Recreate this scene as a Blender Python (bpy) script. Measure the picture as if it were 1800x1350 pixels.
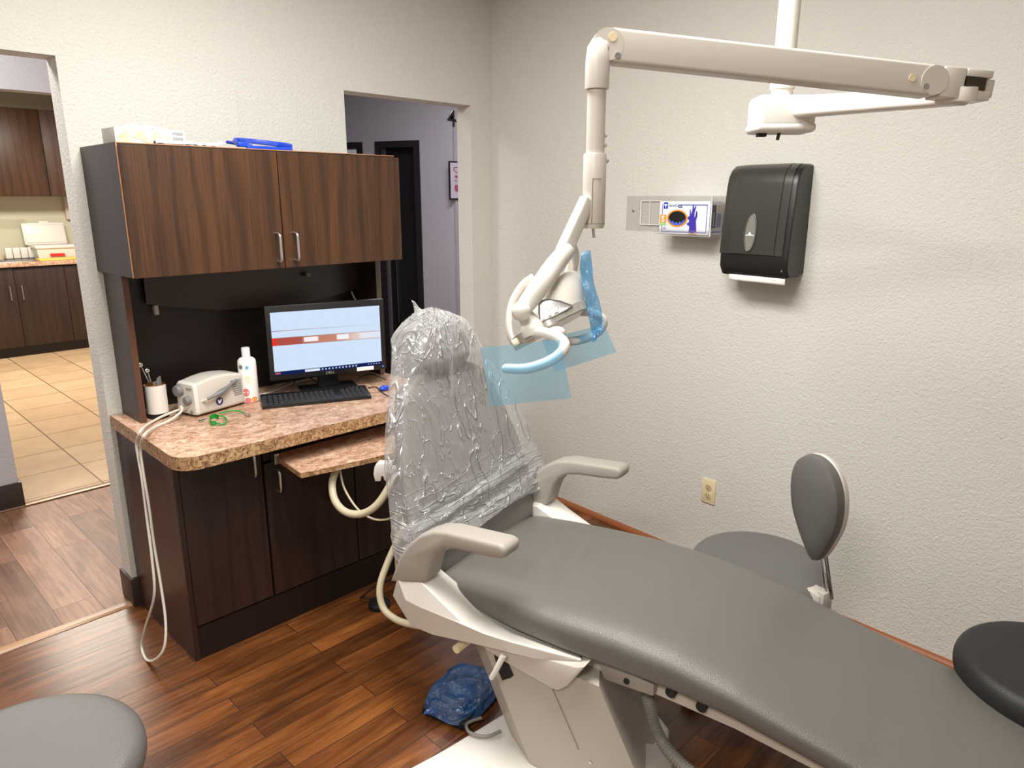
import bpy, bmesh, math, random
from mathutils import Vector, Matrix, noise
import numpy as np
random.seed(7)
for o in list(bpy.data.objects): bpy.data.objects.remove(o)
sc = bpy.context.scene
COL = sc.collection
R = math.radians

# ------------------------------------------------------------------ camera
CH = 1.62; FPX = 1263.0; YAW = R(44.5); PIT = R(14.5)
cd = bpy.data.cameras.new('camera'); cam = bpy.data.objects.new('camera', cd); COL.objects.link(cam)
cam.location = (0, 0, CH); cam.rotation_euler = (math.pi/2 - PIT, 0, YAW - math.pi/2)
cd.sensor_fit = 'HORIZONTAL'; cd.sensor_width = 36.0; cd.lens = 36.0*FPX/1800.0; cd.clip_start = 0.02
sc.camera = cam
# ------------------------------------------------------------------ view
sc.view_settings.view_transform = 'Standard'; sc.view_settings.look = 'None'
sc.view_settings.exposure = 1.0; sc.view_settings.gamma = 1.0; sc.view_settings.use_curve_mapping = False
w = bpy.data.worlds.new('world'); sc.world = w; w.use_nodes = True
w.node_tree.nodes['Background'].inputs[0].default_value = (0.9, 0.93, 1.0, 1)
w.node_tree.nodes['Background'].inputs[1].default_value = 0.12
# ------------------------------------------------------------------ lights (ceiling troffers)
def area(name, loc, sx, sy, power, col, rot=(0, 0, 0)):
    l = bpy.data.lights.new(name, 'AREA'); l.shape = 'RECTANGLE'; l.size = sx; l.size_y = sy
    l.energy = power; l.color = col
    o = bpy.data.objects.new(name, l); COL.objects.link(o); o.location = loc; o.rotation_euler = rot
    return o
area('light_room', (1.0, 1.3, 2.70), 0.7, 1.3, 41, (1.0, 0.985, 0.95))
area('light_room_entry', (-0.85, 0.15, 2.70), 0.35, 0.7, 26, (1.0, 0.975, 0.925))
area('light_hall', (3.3, 3.75, 2.68), 1.0, 0.5, 15, (0.95, 0.93, 1.0))
area('light_hall_entry', (0.2, 3.75, 2.68), 0.9, 0.5, 20, (1.0, 0.97, 0.93))
area('light_kitchen', (1.5, 7.4, 2.60), 1.2, 0.6, 62, (1.0, 0.94, 0.82))

# ------------------------------------------------------------------ projection helpers: a point on a known plane / depth
FW = Vector((math.cos(YAW)*math.cos(PIT), math.sin(YAW)*math.cos(PIT), -math.sin(PIT)))
RT = Vector((math.sin(YAW), -math.cos(YAW), 0)); UP = RT.cross(FW)
C0 = Vector((0, 0, CH))
def ray(px, py): return FW*FPX + RT*(px-900) + UP*(675-py)
def at(px, py, d): return C0 + ray(px, py)*(d/FPX)
def atx(px, py, X): r = ray(px, py); return C0 + r*(X/r.x)
def aty(px, py, Y): r = ray(px, py); return C0 + r*(Y/r.y)
def atz(px, py, Z): r = ray(px, py); return C0 + r*((Z-CH)/r.z)
# chair frame: s towards the feet, t towards the right wall, origin on the floor
CO = Vector((1.568, 1.282, 0)); CAZ = R(-80.2)
CA = Vector((math.cos(CAZ), math.sin(CAZ), 0)); CT = Vector((-math.sin(CAZ), math.cos(CAZ), 0))
def cst(P): return Vector(((P-CO).dot(CA), (P-CO).dot(CT), P.z))
def ont(px, py, t):
    r = ray(px, py); k = (t-(C0-CO).dot(CT))/r.dot(CT); return cst(C0+r*k)

# ------------------------------------------------------------------ materials
MATS = {}
def srgb(c): return tuple((x/255/12.92 if x/255 <= .04045 else ((x/255+.055)/1.055)**2.4) for x in c)
def base(name, col, rough=.5, metal=0, spec=.5, **kw):
    if name in MATS: return MATS[name]
    m = bpy.data.materials.new(name); m.use_nodes = True; b = m.node_tree.nodes['Principled BSDF']
    b.inputs['Base Color'].default_value = (*srgb(col), 1); b.inputs['Roughness'].default_value = rough
    b.inputs['Metallic'].default_value = metal; b.inputs['Specular IOR Level'].default_value = spec
    for k, v in kw.items(): b.inputs[k.replace('_', ' ')].default_value = v
    MATS[name] = m; return m
def nd(m, t, **kw):
    n = m.node_tree.nodes.new(t)
    for k, v in kw.items(): setattr(n, k, v)
    return n
def lk(m, a, b): m.node_tree.links.new(a, b)
def coords(m, scale=(1, 1, 1), rot=(0, 0, 0), src='Object'):
    tc = nd(m, 'ShaderNodeTexCoord'); mp = nd(m, 'ShaderNodeMapping')
    mp.inputs['Scale'].default_value = scale; mp.inputs['Rotation'].default_value = rot
    lk(m, tc.outputs[src], mp.inputs[0]); return mp.outputs[0]
def noi(m, vec, sc_=5, det=4, rough=.5, dist=0):
    n = nd(m, 'ShaderNodeTexNoise'); n.inputs['Scale'].default_value = sc_; n.inputs['Detail'].default_value = det
    n.inputs['Roughness'].default_value = rough; n.inputs['Distortion'].default_value = dist
    lk(m, vec, n.inputs['Vector']); return n.outputs['Fac']
def ramp(m, fac, stops, lin=True):
    r = nd(m, 'ShaderNodeValToRGB'); e = r.color_ramp.elements
    while len(e) < len(stops): e.new(.5)
    for i, (p, c) in enumerate(stops):
        e[i].position = p; e[i].color = (*srgb(c), 1) if len(c) == 3 else c
    lk(m, fac, r.inputs[0]); return r.outputs[0]
def bump(m, h, strength=.3, dist=.002):
    b = nd(m, 'ShaderNodeBump'); b.inputs['Strength'].default_value = strength; b.inputs['Distance'].default_value = dist
    lk(m, h, b.inputs['Height']); lk(m, b.outputs[0], m.node_tree.nodes['Principled BSDF'].inputs['Normal'])
def bc(m, out): lk(m, out, m.node_tree.nodes['Principled BSDF'].inputs['Base Color'])
def mix(m, fac, a, b, mode='MIX'):
    n = nd(m, 'ShaderNodeMix', data_type='RGBA', blend_type=mode)
    for s, v in ((n.inputs[0], fac), (n.inputs[6], a), (n.inputs[7], b)):
        if isinstance(v, (int, float)): s.default_value = v
        elif isinstance(v, tuple): s.default_value = (*srgb(v), 1)
        else: lk(m, v, s)
    return n.outputs[2]

def wallmat(name, col, b=.55):
    m = base(name, col, .75, spec=.25)
    v = coords(m); n1 = noi(m, v, 92, 3, .55, .6); n2 = noi(m, v, 260, 2, .5)
    a = nd(m, 'ShaderNodeMath', operation='MULTIPLY_ADD'); lk(m, n2, a.inputs[0]); a.inputs[1].default_value = .35; lk(m, n1, a.inputs[2])
    bump(m, a.outputs[0], b, .0055); return m
M_wall = wallmat('wall_paint', (219, 216, 208), .7)
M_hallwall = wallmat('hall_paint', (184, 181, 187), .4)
M_kitwall = wallmat('kitchen_paint', (200, 196, 172), .3)
M_ceil = base('ceiling_tile', (225, 223, 218), .9)

def woodmat(name, c1, c2, c3, rough, scale=1, spec=.5, axis=2, var=1.0):
    m = base(name, c2, rough, spec=spec)
    s = [7*scale]*3; s[axis] = .5*scale
    v = coords(m, tuple(s))
    big = noi(m, v, 1.0, 3, .5, 1.2)
    s2 = [170*scale]*3; s2[axis] = 2.2*scale
    fine = noi(m, coords(m, tuple(s2)), 1.6, 4, .65, .2)
    wv = nd(m, 'ShaderNodeTexWave', wave_type='RINGS', rings_direction='XYZ'[axis]); wv.inputs['Scale'].default_value = 1.1; wv.inputs['Distortion'].default_value = 9
    wv.inputs['Detail'].default_value = 3; wv.inputs['Detail Scale'].default_value = 1.2; s3 = [3.5*scale]*3; s3[axis] = .45*scale
    lk(m, coords(m, tuple(s3)), wv.inputs['Vector'])
    a = ramp(m, big, [(.3, c1), (.5, c2), (.72, c3)])
    b_ = ramp(m, fine, [(.36, tuple(x*.74 for x in c2)), (.64, tuple(min(255, x*1.06) for x in c3))])
    x = mix(m, .6*var, a, b_)
    d = ramp(m, wv.outputs['Fac'], [(.0, (140, 140, 140)), (.45, (255, 255, 255))])
    bc(m, mix(m, .5*var, x, d, 'MULTIPLY')); bump(m, fine, .12, .0006)
    return m
M_walnut = woodmat('walnut_laminate', (48, 29, 18), (66, 40, 24), (90, 57, 32), .42)
M_esp = woodmat('espresso_laminate', (44, 29, 24), (50, 34, 28), (58, 40, 33), .36, var=.7)
M_espside = woodmat('espresso_side_laminate', (44, 37, 32), (50, 42, 36), (56, 48, 41), .42, spec=.4, var=.6)
M_baseside = woodmat('umber_side_laminate', (46, 30, 24), (54, 36, 29), (62, 43, 35), .34, var=.6)
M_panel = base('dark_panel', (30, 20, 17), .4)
M_edge = base('laminate_edge_line', (188, 132, 92), .5)
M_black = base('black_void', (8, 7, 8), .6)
M_darkfr = base('dark_door_frame', (34, 28, 28), .45)

def granite(name, k=1.0):
    m = base(name, (190, 150, 120), .32)
    v = coords(m, (1, 1.5, 1))
    n1 = noi(m, v, 26, 8, .74, .8); n2 = noi(m, coords(m), 90, 5, .7, 1.5); n3 = noi(m, coords(m), 9, 3, .6)
    a = ramp(m, n1, [(.35, (96, 64, 48)), (.45, (172, 126, 100)), (.53, (216, 178, 150)), (.66, (238, 214, 190))])
    b_ = ramp(m, n2, [(.36, (84, 56, 44)), (.5, (206, 168, 138)), (.66, (240, 218, 194))])
    c = mix(m, .42, a, b_); d = ramp(m, n3, [(.35, (205, 190, 180)), (.6, (255, 255, 255))])
    bc(m, mix(m, .6, c, d, 'MULTIPLY')); return m
M_granite = granite('speckled_laminate')
def granite_edge():
    m = base('speckled_laminate_edge', (170, 130, 90), .4)
    n1 = noi(m, coords(m), 60, 6, .75, 1.2)
    bc(m, ramp(m, n1, [(.34, (62, 42, 28)), (.45, (138, 102, 70)), (.55, (186, 148, 108)), (.68, (216, 186, 150))])); return m
M_gredge = granite_edge()

def planks(name, wid, length, cols, rough, along='x', bstr=.3, gap=.012, seed=0, gs=22):
    m = base(name, cols[1], rough)
    tc = nd(m, 'ShaderNodeTexCoord'); mp = nd(m, 'ShaderNodeMapping'); lk(m, tc.outputs['Object'], mp.inputs[0])
    if along == 'y': mp.inputs['Rotation'].default_value = (0, 0, math.pi/2)
    mp.inputs['Location'].default_value = (seed*.37, seed*.013, 0)
    br = nd(m, 'ShaderNodeTexBrick'); br.offset = .37; br.inputs['Scale'].default_value = 1
    br.inputs['Brick Width'].default_value = length; br.inputs['Row Height'].default_value = wid
    br.inputs['Mortar Size'].default_value = .0014; br.inputs['Mortar Smooth'].default_value = .3; br.inputs['Bias'].default_value = 0
    br.inputs['Color1'].default_value = (0, 0, 0, 1); br.inputs['Color2'].default_value = (1, 1, 1, 1); br.inputs['Mortar'].default_value = (.5, .5, .5, 1)
    lk(m, mp.outputs[0], br.inputs['Vector'])
    # grain stretched along planks, shifted per plank
    comb = nd(m, 'ShaderNodeVectorMath', operation='MULTIPLY_ADD'); lk(m, br.outputs['Color'], comb.inputs[0]); comb.inputs[1].default_value = (7, 13, 5); lk(m, mp.outputs[0], comb.inputs[2])
    st = nd(m, 'ShaderNodeMapping'); st.inputs['Scale'].default_value = (2.2, gs, 1); lk(m, comb.outputs[0], st.inputs[0])
    g = noi(m, st.outputs[0], 1.6, 6, .62, 1.0)
    st2 = nd(m, 'ShaderNodeMapping'); st2.inputs['Scale'].default_value = (2.2, 9, 1); lk(m, comb.outputs[0], st2.inputs[0])
    g2 = noi(m, st2.outputs[0], 1.3, 3, .5, .6)
    gc = ramp(m, g, [(.3, cols[0]), (.5, cols[1]), (.72, cols[2])])
    pc_ = ramp(m, br.outputs['Color'], [(.0, (178, 178, 178)), (1, (255, 255, 255))])
    c = mix(m, .9, gc, pc_, 'MULTIPLY')
    c = mix(m, .5, c, ramp(m, g2, [(.35, (150, 140, 130)), (.62, (255, 255, 255))]), 'MULTIPLY')
    c = mix(m, br.outputs['Fac'], c, tuple(x*.35 for x in cols[0]))
    bc(m, c)
    h = nd(m, 'ShaderNodeMath', operation='MULTIPLY_ADD'); lk(m, br.outputs['Fac'], h.inputs[0]); h.inputs[1].default_value = -1.5; lk(m, g, h.inputs[2])
    bump(m, h.outputs[0], bstr, .0015); return m
M_floor = planks('scraped_plank_floor', .086, .95, [(90, 50, 24), (126, 74, 36), (156, 97, 48)], .30, 'x', .35, seed=2)
M_hallfloor = planks('vinyl_plank_floor', .152, .95, [(138, 96, 72), (166, 120, 94), (188, 144, 116)], .45, 'y', .15, seed=5, gs=42)
def tilemat():
    m = base('ceramic_tile_floor', (205, 175, 140), .35)
    tc = nd(m, 'ShaderNodeTexCoord'); mp = nd(m, 'ShaderNodeMapping'); mp.inputs['Rotation'].default_value = (0, 0, 0); mp.inputs['Location'].default_value = (-1.13+.41*8, -4.51+.41*20, 0)
    lk(m, tc.outputs['Object'], mp.inputs[0])
    br = nd(m, 'ShaderNodeTexBrick'); br.offset = 0; br.inputs['Scale'].default_value = 1; br.inputs['Brick Width'].default_value = .41; br.inputs['Row Height'].default_value = .41
    br.inputs['Mortar Size'].default_value = .005; br.inputs['Mortar Smooth'].default_value = .1
    br.inputs['Color1'].default_value = (*srgb((206, 174, 138)), 1); br.inputs['Color2'].default_value = (*srgb((216, 186, 150)), 1); br.inputs['Mortar'].default_value = (*srgb((128, 106, 82)), 1)
    lk(m, mp.outputs[0], br.inputs['Vector'])
    n = noi(m, coords(m), 6, 5, .6)
    bc(m, mix(m, .5, br.outputs['Color'], ramp(m, n, [(.3, (215, 205, 195)), (.7, (255, 255, 255))]), 'MULTIPLY')); return m
M_tile = tilemat()
M_strip = woodmat('transition_strip_wood', (140, 98, 64), (172, 126, 86), (196, 152, 108), .35, axis=0)
M_basebd = base('dark_cove_base', (52, 42, 38), .4)
M_alum = base('brushed_metal', (205, 205, 205), .32, 1)
M_chrome = base('chrome', (225, 225, 225), .12, 1)
M_steel = base('steel', (190, 190, 190), .3, 1)
M_white = base('white_plastic', (224, 219, 211), .38)
M_white2 = base('equipment_white', (196, 188, 178), .38)
M_lite = base('light_enamel', (208, 201, 191), .36)
M_greyarm = base('grey_armrest', (160, 153, 144), .5)
M_greydk = base('mid_grey_plastic', (120, 120, 120), .45)
M_paper = base('paper', (246, 243, 238), .8)
M_red = base('red_label', (205, 40, 25), .6)
M_orange = base('orange_print', (240, 150, 40), .6)
M_green = base('green_plastic', (40, 150, 60), .4)
M_lime = base('lime_print', (150, 215, 120), .6)
M_blue = base('blue_print', (40, 60, 160), .5)
M_violet = base('violet_glove', (62, 48, 170), .55)
M_periw = base('periwinkle_print', (116, 122, 190), .6)
M_bluepl = base('blue_plastic', (30, 72, 205), .3)
M_pink = base('pink_print', (214, 120, 120), .6)
M_skyp = base('sky_print', (110, 175, 225), .6)
M_greyprint = base('grey_print', (120, 120, 122), .6)
M_black_pl = base('black_plastic', (24, 24, 26), .38)
M_key = base('key_plastic', (34, 34, 37), .45)
M_rubber = base('black_rubber', (22, 22, 23), .55)
M_hose = base('beige_hose', (196, 184, 156), .5)
M_cable = base('grey_cable', (188, 182, 172), .45)
M_greyhose = base('corrugated_grey', (140, 136, 128), .4)
M_cream = base('ivory_plastic', (232, 216, 178), .4)
M_amber = base('amber_glass', (190, 110, 20), .1, Transmission_Weight=.6, IOR=1.5)
M_yellow = base('manila_folder', (240, 190, 96), .7)
M_darkslot = base('dark_slot', (14, 13, 13), .7)

def leather(name, col, rough=.36):
    m = base(name, col, rough); v = coords(m)
    vo = nd(m, 'ShaderNodeTexVoronoi'); vo.inputs['Scale'].default_value = 420; lk(m, v, vo.inputs['Vector'])
    n = noi(m, v, 5, 3, .5, .5)
    a = nd(m, 'ShaderNodeMath', operation='MULTIPLY_ADD'); lk(m, n, a.inputs[0]); a.inputs[1].default_value = 3.0; lk(m, vo.outputs['Distance'], a.inputs[2])
    bump(m, a.outputs[0], .22, .003); return m
M_leather = leather('grey_vinyl', (104, 101, 95), .36)
M_leather2 = leather('grey_stool_vinyl', (98, 96, 93), .42)
M_leatherb = leather('black_stool_vinyl', (30, 30, 31), .5)
M_smoke = base('smoke_plastic', (58, 57, 52), .28, spec=.6)
M_smokedk = base('smoke_dark', (30, 29, 28), .35)

def film(name, col, tcol, amt, rough=.25, gl=.12, wrinkle=None, wstr=.6, facing=0.0):
    m = bpy.data.materials.new(name); m.use_nodes = True; nt = m.node_tree; nt.nodes.clear()
    out = nd(m, 'ShaderNodeOutputMaterial'); tr = nd(m, 'ShaderNodeBsdfTransparent'); tr.inputs[0].default_value = (*tcol, 1)
    df = nd(m, 'ShaderNodeBsdfDiffuse'); df.inputs[0].default_value = (*col, 1)
    tl = nd(m, 'ShaderNodeBsdfTranslucent'); tl.inputs[0].default_value = (*col, 1)
    gs = nd(m, 'ShaderNodeBsdfGlossy'); gs.inputs['Roughness'].default_value = rough; gs.inputs[0].default_value = (1, 1, 1, 1)
    m1 = nd(m, 'ShaderNodeMixShader'); m1.inputs[0].default_value = .5; lk(m, df.outputs[0], m1.inputs[1]); lk(m, tl.outputs[0], m1.inputs[2])
    m2 = nd(m, 'ShaderNodeMixShader'); m2.inputs[0].default_value = amt; lk(m, tr.outputs[0], m2.inputs[1]); lk(m, m1.outputs[0], m2.inputs[2])
    m3 = nd(m, 'ShaderNodeMixShader'); m3.inputs[0].default_value = gl; lk(m, m2.outputs[0], m3.inputs[1]); lk(m, gs.outputs[0], m3.inputs[2])
    if facing:
        lw = nd(m, 'ShaderNodeLayerWeight'); lw.inputs[0].default_value = .35
        a = nd(m, 'ShaderNodeMath', operation='MULTIPLY_ADD'); lk(m, lw.outputs['Facing'], a.inputs[0]); a.inputs[1].default_value = facing; a.inputs[2].default_value = amt
        a.use_clamp = True; lk(m, a.outputs[0], m2.inputs[0])
    if wrinkle:
        v = coords(m, wrinkle); n = noi(m, v, 1, 4, .55, 1.8)
        b = nd(m, 'ShaderNodeBump'); b.inputs['Strength'].default_value = wstr; b.inputs['Distance'].default_value = .012; lk(m, n, b.inputs['Height'])
        for s in (df, gs, tl): lk(m, b.outputs[0], s.inputs['Normal'])
        if facing: lk(m, b.outputs[0], lw.inputs['Normal'])
    lk(m, m3.outputs[0], out.inputs[0]); MATS[name] = m; return m
M_bag = film('clear_bag_film', (.92, .92, .93), (.985, .985, .99), .13, .16, .08, (24, 24, 9), 1.0, .34)
def crease(m):
    nt = m.node_tree; B = [n for n in nt.nodes if n.type == 'BUMP'][0]
    mixn = [n for n in nt.nodes if n.type == 'MIX_SHADER']; amtsock = None
    def ridge(scale, rot, width, dist=1.5, det=2):
        v = coords(m, scale, rot); n = noi(m, v, 1, det, .5, dist)
        a = nd(m, 'ShaderNodeMath', operation='SUBTRACT'); lk(m, n, a.inputs[0]); a.inputs[1].default_value = .5
        b = nd(m, 'ShaderNodeMath', operation='ABSOLUTE'); lk(m, a.outputs[0], b.inputs[0])
        c = nd(m, 'ShaderNodeMath', operation='MULTIPLY_ADD'); lk(m, b.outputs[0], c.inputs[0]); c.inputs[1].default_value = -1/width; c.inputs[2].default_value = 1; c.use_clamp = True
        d = nd(m, 'ShaderNodeMath', operation='POWER'); lk(m, c.outputs[0], d.inputs[0]); d.inputs[1].default_value = 2; return d.outputs[0]
    tc = nd(m, 'ShaderNodeTexCoord'); sp = nd(m, 'ShaderNodeSeparateXYZ'); lk(m, tc.outputs['Object'], sp.inputs[0])
    low = nd(m, 'ShaderNodeMapRange'); lk(m, sp.outputs['Z'], low.inputs[0]); low.inputs[1].default_value = .80; low.inputs[2].default_value = .68; low.inputs[3].default_value = 0; low.inputs[4].default_value = 1
    top = nd(m, 'ShaderNodeMapRange'); lk(m, sp.outputs['Z'], top.inputs[0]); top.inputs[1].default_value = .98; top.inputs[2].default_value = 1.25; top.inputs[3].default_value = .15; top.inputs[4].default_value = 1.0
    def mul(a, b):
        n = nd(m, 'ShaderNodeMath', operation='MULTIPLY')
        for i, q in enumerate((a, b)):
            if isinstance(q, (int, float)): n.inputs[i].default_value = q
            else: lk(m, q, n.inputs[i])
        return n.outputs[0]
    def add(a, b):
        n = nd(m, 'ShaderNodeMath', operation='ADD'); lk(m, a, n.inputs[0])
        if isinstance(b, (int, float)): n.inputs[1].default_value = b
        else: lk(m, b, n.inputs[1])
        return n.outputs[0]
    r1 = ridge((8, 8, 1.5), (0, .22, .1), .03, .25); r2 = ridge((15, 15, 7), (.3, .45, 0), .03, .3, 3)
    r3 = ridge((3, 3.5, 34), (.10, 0, 0), .06, .6); r4 = ridge((14, 14, 2.2), (0, 0, 0), .05, .8)
    tot = add(add(mul(r1, .9), mul(r2, .35)), add(mul(mul(r3, low.outputs[0]), .9), mul(mul(r4, top.outputs[0]), .8)))
    lk(m, add(tot, mul(noi(m, coords(m, (9, 9, 4)), 1, 2, .5, 1), 1.2)), B.inputs['Height']); B.inputs['Distance'].default_value = .010
    old = [n for n in nt.nodes if n.type == 'MATH' and n.operation == 'MULTIPLY_ADD' and any(l.from_node.type == 'LAYER_WEIGHT' for l in n.inputs[0].links)][0]
    f = add(add(old.outputs[0], mul(tot, .30)), add(mul(low.outputs[0], .10), mul(top.outputs[0], .10)))
    m2 = [n for n in mixn if any(l.from_node.type == 'BSDF_TRANSPARENT' for l in n.inputs[1].links)][0]
    cl = nd(m, 'ShaderNodeClamp'); lk(m, f, cl.inputs[0]); cl.inputs[2].default_value = .92; lk(m, cl.outputs[0], m2.inputs[0])
crease(M_bag)
M_bluefilm = film('blue_barrier_film', (.42, .76, 1.0), (.60, .84, 1.0), .20, .2, .03)
M_bluecrump = film('crumpled_blue_film', (.12, .45, .92), (.32, .66, .95), .42, .15, .12, (60, 60, 30), .8)
M_bluebag = film('blue_bag_film', (.02, .36, .95), (.16, .55, .97), .42, .10, .16, (38, 38, 38), 1.0)
M_acryl = film('clear_acrylic', (.8, .8, .8), (.965, .965, .96), .06, .06, .05)
M_visor = film('clear_visor', (.9, .9, .9), (.99, .99, .99), .05, .1, .03)
M_pouch = film('clear_pouch', (.75, .78, .77), (.85, .87, .87), .45, .15, .12, (150, 150, 150), .6)

def emis(name, col, s):
    m = bpy.data.materials.new(name); m.use_nodes = True; nt = m.node_tree; nt.nodes.clear()
    out = nd(m, 'ShaderNodeOutputMaterial'); e = nd(m, 'ShaderNodeEmission'); e.inputs[0].default_value = (*srgb(col), 1); e.inputs[1].default_value = s
    lk(m, e.outputs[0], out.inputs[0]); MATS[name] = m; return m

# ------------------------------------------------------------------ mesh builder
class MB:
    def __init__(s): s.v = []; s.f = []; s.mi = []; s.sm = []
    def add(s, verts, faces, mat=None, mi=0, smooth=False):
        o = len(s.v)
        s.v += [tuple(mat @ Vector(p)) if mat is not None else tuple(p) for p in verts]
        s.f += [tuple(i+o for i in f) for f in faces]; s.mi += [mi]*len(faces); s.sm += [smooth]*len(faces)
        return s
    def addbm(s, bm, mat=None, mi=0, smooth=False):
        bm.verts.index_update()
        s.add([v.co.copy() for v in bm.verts], [[v.index for v in f.verts] for f in bm.faces], mat, mi, smooth); bm.free(); return s
    def box(s, a, b, bev=0, mat=None, mi=0, seg=2):
        bm = bmesh.new(); bmesh.ops.create_cube(bm, size=1)
        for v in bm.verts: v.co = Vector((a[i]+(b[i]-a[i])*(v.co[i]+.5) for i in range(3)))
        if bev: bmesh.ops.bevel(bm, geom=bm.edges[:], offset=bev, segments=seg, affect='EDGES', profile=.5)
        return s.addbm(bm, mat, mi, bev > 0)
    def prism(s, poly, z0, z1, bev=0, mat=None, mi=0, seg=2, vert_only=False):
        bm = bmesh.new(); lo = [bm.verts.new((x, y, z0)) for x, y in poly]; hi = [bm.verts.new((x, y, z1)) for x, y in poly]
        n = len(poly); bm.faces.new(lo[::-1]); bm.faces.new(hi)
        for i in range(n): bm.faces.new((lo[i], lo[(i+1) % n], hi[(i+1) % n], hi[i]))
        bmesh.ops.recalc_face_normals(bm, faces=bm.faces[:])
        if bev:
            es = [e for e in bm.edges if abs(e.verts[0].co.z-e.verts[1].co.z) < 1e-7] if vert_only else bm.edges[:]
            bmesh.ops.bevel(bm, geom=es, offset=bev, segments=seg, affect='EDGES', profile=.5)
        return s.addbm(bm, mat, mi, bev > 0)
    def lathe(s, prof, n=32, mat=None, mi=0, smooth=True):
        vs = []; fs = []; m = len(prof)
        for i in range(n):
            a = 2*math.pi*i/n
            for r, z in prof: vs.append((r*math.cos(a), r*math.sin(a), z))
        for i in range(n):
            j = (i+1) % n
            for k in range(m-1): fs.append((i*m+k, j*m+k, j*m+k+1, i*m+k+1))
        fs.append([i*m for i in range(n)][::-1]); fs.append([i*m+m-1 for i in range(n)])
        return s.add(vs, fs, mat, mi, smooth)
    def tube(s, pts, r, n=12, mi=0, mat=None, smooth=True, caps=True, flat=1.0, upv=None):
        pts = [Vector(p) for p in pts]; m = len(pts); rs = r if hasattr(r, '__len__') else [r]*m
        vs = []; fs = []; up = Vector(upv) if upv else None
        for i, p in enumerate(pts):
            t = (pts[min(i+1, m-1)]-pts[max(i-1, 0)]).normalized()
            if up is None: up = Vector((0, 0, 1)) if abs(t.z) < .9 else Vector((1, 0, 0))
            x = up-t*up.dot(t)
            x.normalize(); y = t.cross(x); up = x if upv is None else Vector(upv)
            for k in range(n):
                a = 2*math.pi*k/n; vs.append(p+(x*math.cos(a)*flat+y*math.sin(a))*rs[i])
        for i in range(m-1):
            for k in range(n):
                k2 = (k+1) % n; fs.append((i*n+k, i*n+k2, (i+1)*n+k2, (i+1)*n+k))
        if caps: fs.append(list(range(n))[::-1]); fs.append([(m-1)*n+k for k in range(n)])
        return s.add(vs, fs, mat, mi, smooth)
    def cyl(s, a, b, r, r2=None, n=24, mi=0, mat=None): return s.tube([a, b], [r, r if r2 is None else r2], n, mi, mat)
    def sph(s, c, r, mat=None, mi=0, scale=(1, 1, 1), n=20):
        bm = bmesh.new(); bmesh.ops.create_uvsphere(bm, u_segments=n, v_segments=n//2, radius=1)
        for v in bm.verts: v.co = Vector((c[0]+v.co.x*r*scale[0], c[1]+v.co.y*r*scale[1], c[2]+v.co.z*r*scale[2]))
        return s.addbm(bm, mat, mi, True)
    def loft(s, rings, closed=True, caps=True, mi=0, mat=None, smooth=True):
        n = len(rings[0]); vs = [p for r in rings for p in r]; fs = []
        for i in range(len(rings)-1):
            for k in range(n if closed else n-1):
                k2 = (k+1) % n; fs.append((i*n+k, i*n+k2, (i+1)*n+k2, (i+1)*n+k))
        if caps and closed: fs.append(list(range(n))[::-1]); fs.append([(len(rings)-1)*n+k for k in range(n)])
        return s.add(vs, fs, mat, mi, smooth)
    def build(s, name, mats, parent=None, world=False, ang=35):
        me = bpy.data.meshes.new(name); V = s.v
        if world and parent is not None:
            inv = parent_matrix(parent).inverted(); V = [tuple(inv @ Vector(p)) for p in V]
        me.from_pydata(V, [], s.f)
        mats = mats if isinstance(mats, (list, tuple)) else [mats]
        for m in mats: me.materials.append(m)
        me.polygons.foreach_set('material_index', s.mi); me.polygons.foreach_set('use_smooth', s.sm)
        bm = bmesh.new(); bm.from_mesh(me); bmesh.ops.remove_doubles(bm, verts=bm.verts[:], dist=1e-6)
        bmesh.ops.recalc_face_normals(bm, faces=bm.faces[:]); bm.to_mesh(me); bm.free()
        me.update()
        if any(s.sm): me.set_sharp_from_angle(angle=R(ang))
        o = bpy.data.objects.new(name, me); COL.objects.link(o)
        if parent is not None: o.parent = parent
        return o
def parent_matrix(p):
    m = Matrix.LocRotScale(p.location, p.rotation_euler, p.scale)
    return (parent_matrix(p.parent) @ m) if p.parent else m
def cr(pts, n=8):
    pts = [Vector(p) for p in pts]; P = [pts[0]*2-pts[1]]+pts+[pts[-1]*2-pts[-2]]; out = []
    for i in range(1, len(P)-2):
        for k in range(n):
            t = k/n; a, b, c, d = P[i-1:i+3]
            out.append(.5*((2*b)+(c-a)*t+(2*a-5*b+4*c-d)*t*t+(3*b-a-3*c+d)*t**3))
    out.append(pts[-1]); return out
def thing(name, label, cat, loc=(0, 0, 0), rz=0, group=None):
    o = bpy.data.objects.new(name, None); COL.objects.link(o); o.location = loc; o.rotation_euler = (0, 0, rz)
    o.empty_display_size = .05; o['label'] = label; o['category'] = cat
    if group: o['group'] = group
    return o
def tag(o, label, cat, group=None):
    o['label'] = label; o['category'] = cat
    if group: o['group'] = group
    return o
def lab(o, l): o['label'] = l; return o
def struct(o): o['kind'] = 'structure'; return o
def copy_thing(root, loc, rz, label):
    r = root.copy(); COL.objects.link(r); r.location = loc; r.rotation_euler = (0, 0, rz); r['label'] = label
    for ch in list(root.children):
        c = ch.copy(); COL.objects.link(c); c.parent = r
        for g in ch.children:
            d = g.copy(); COL.objects.link(d); d.parent = c
    return r
def basis(o, x, z):
    """matrix whose local x, z follow the given world directions"""
    x = Vector(x).normalized(); z = Vector(z); z = (z-x*z.dot(x)).normalized(); y = z.cross(x)
    m = Matrix((x, y, z)).transposed().to_4x4(); m.translation = Vector(o); return m
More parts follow.
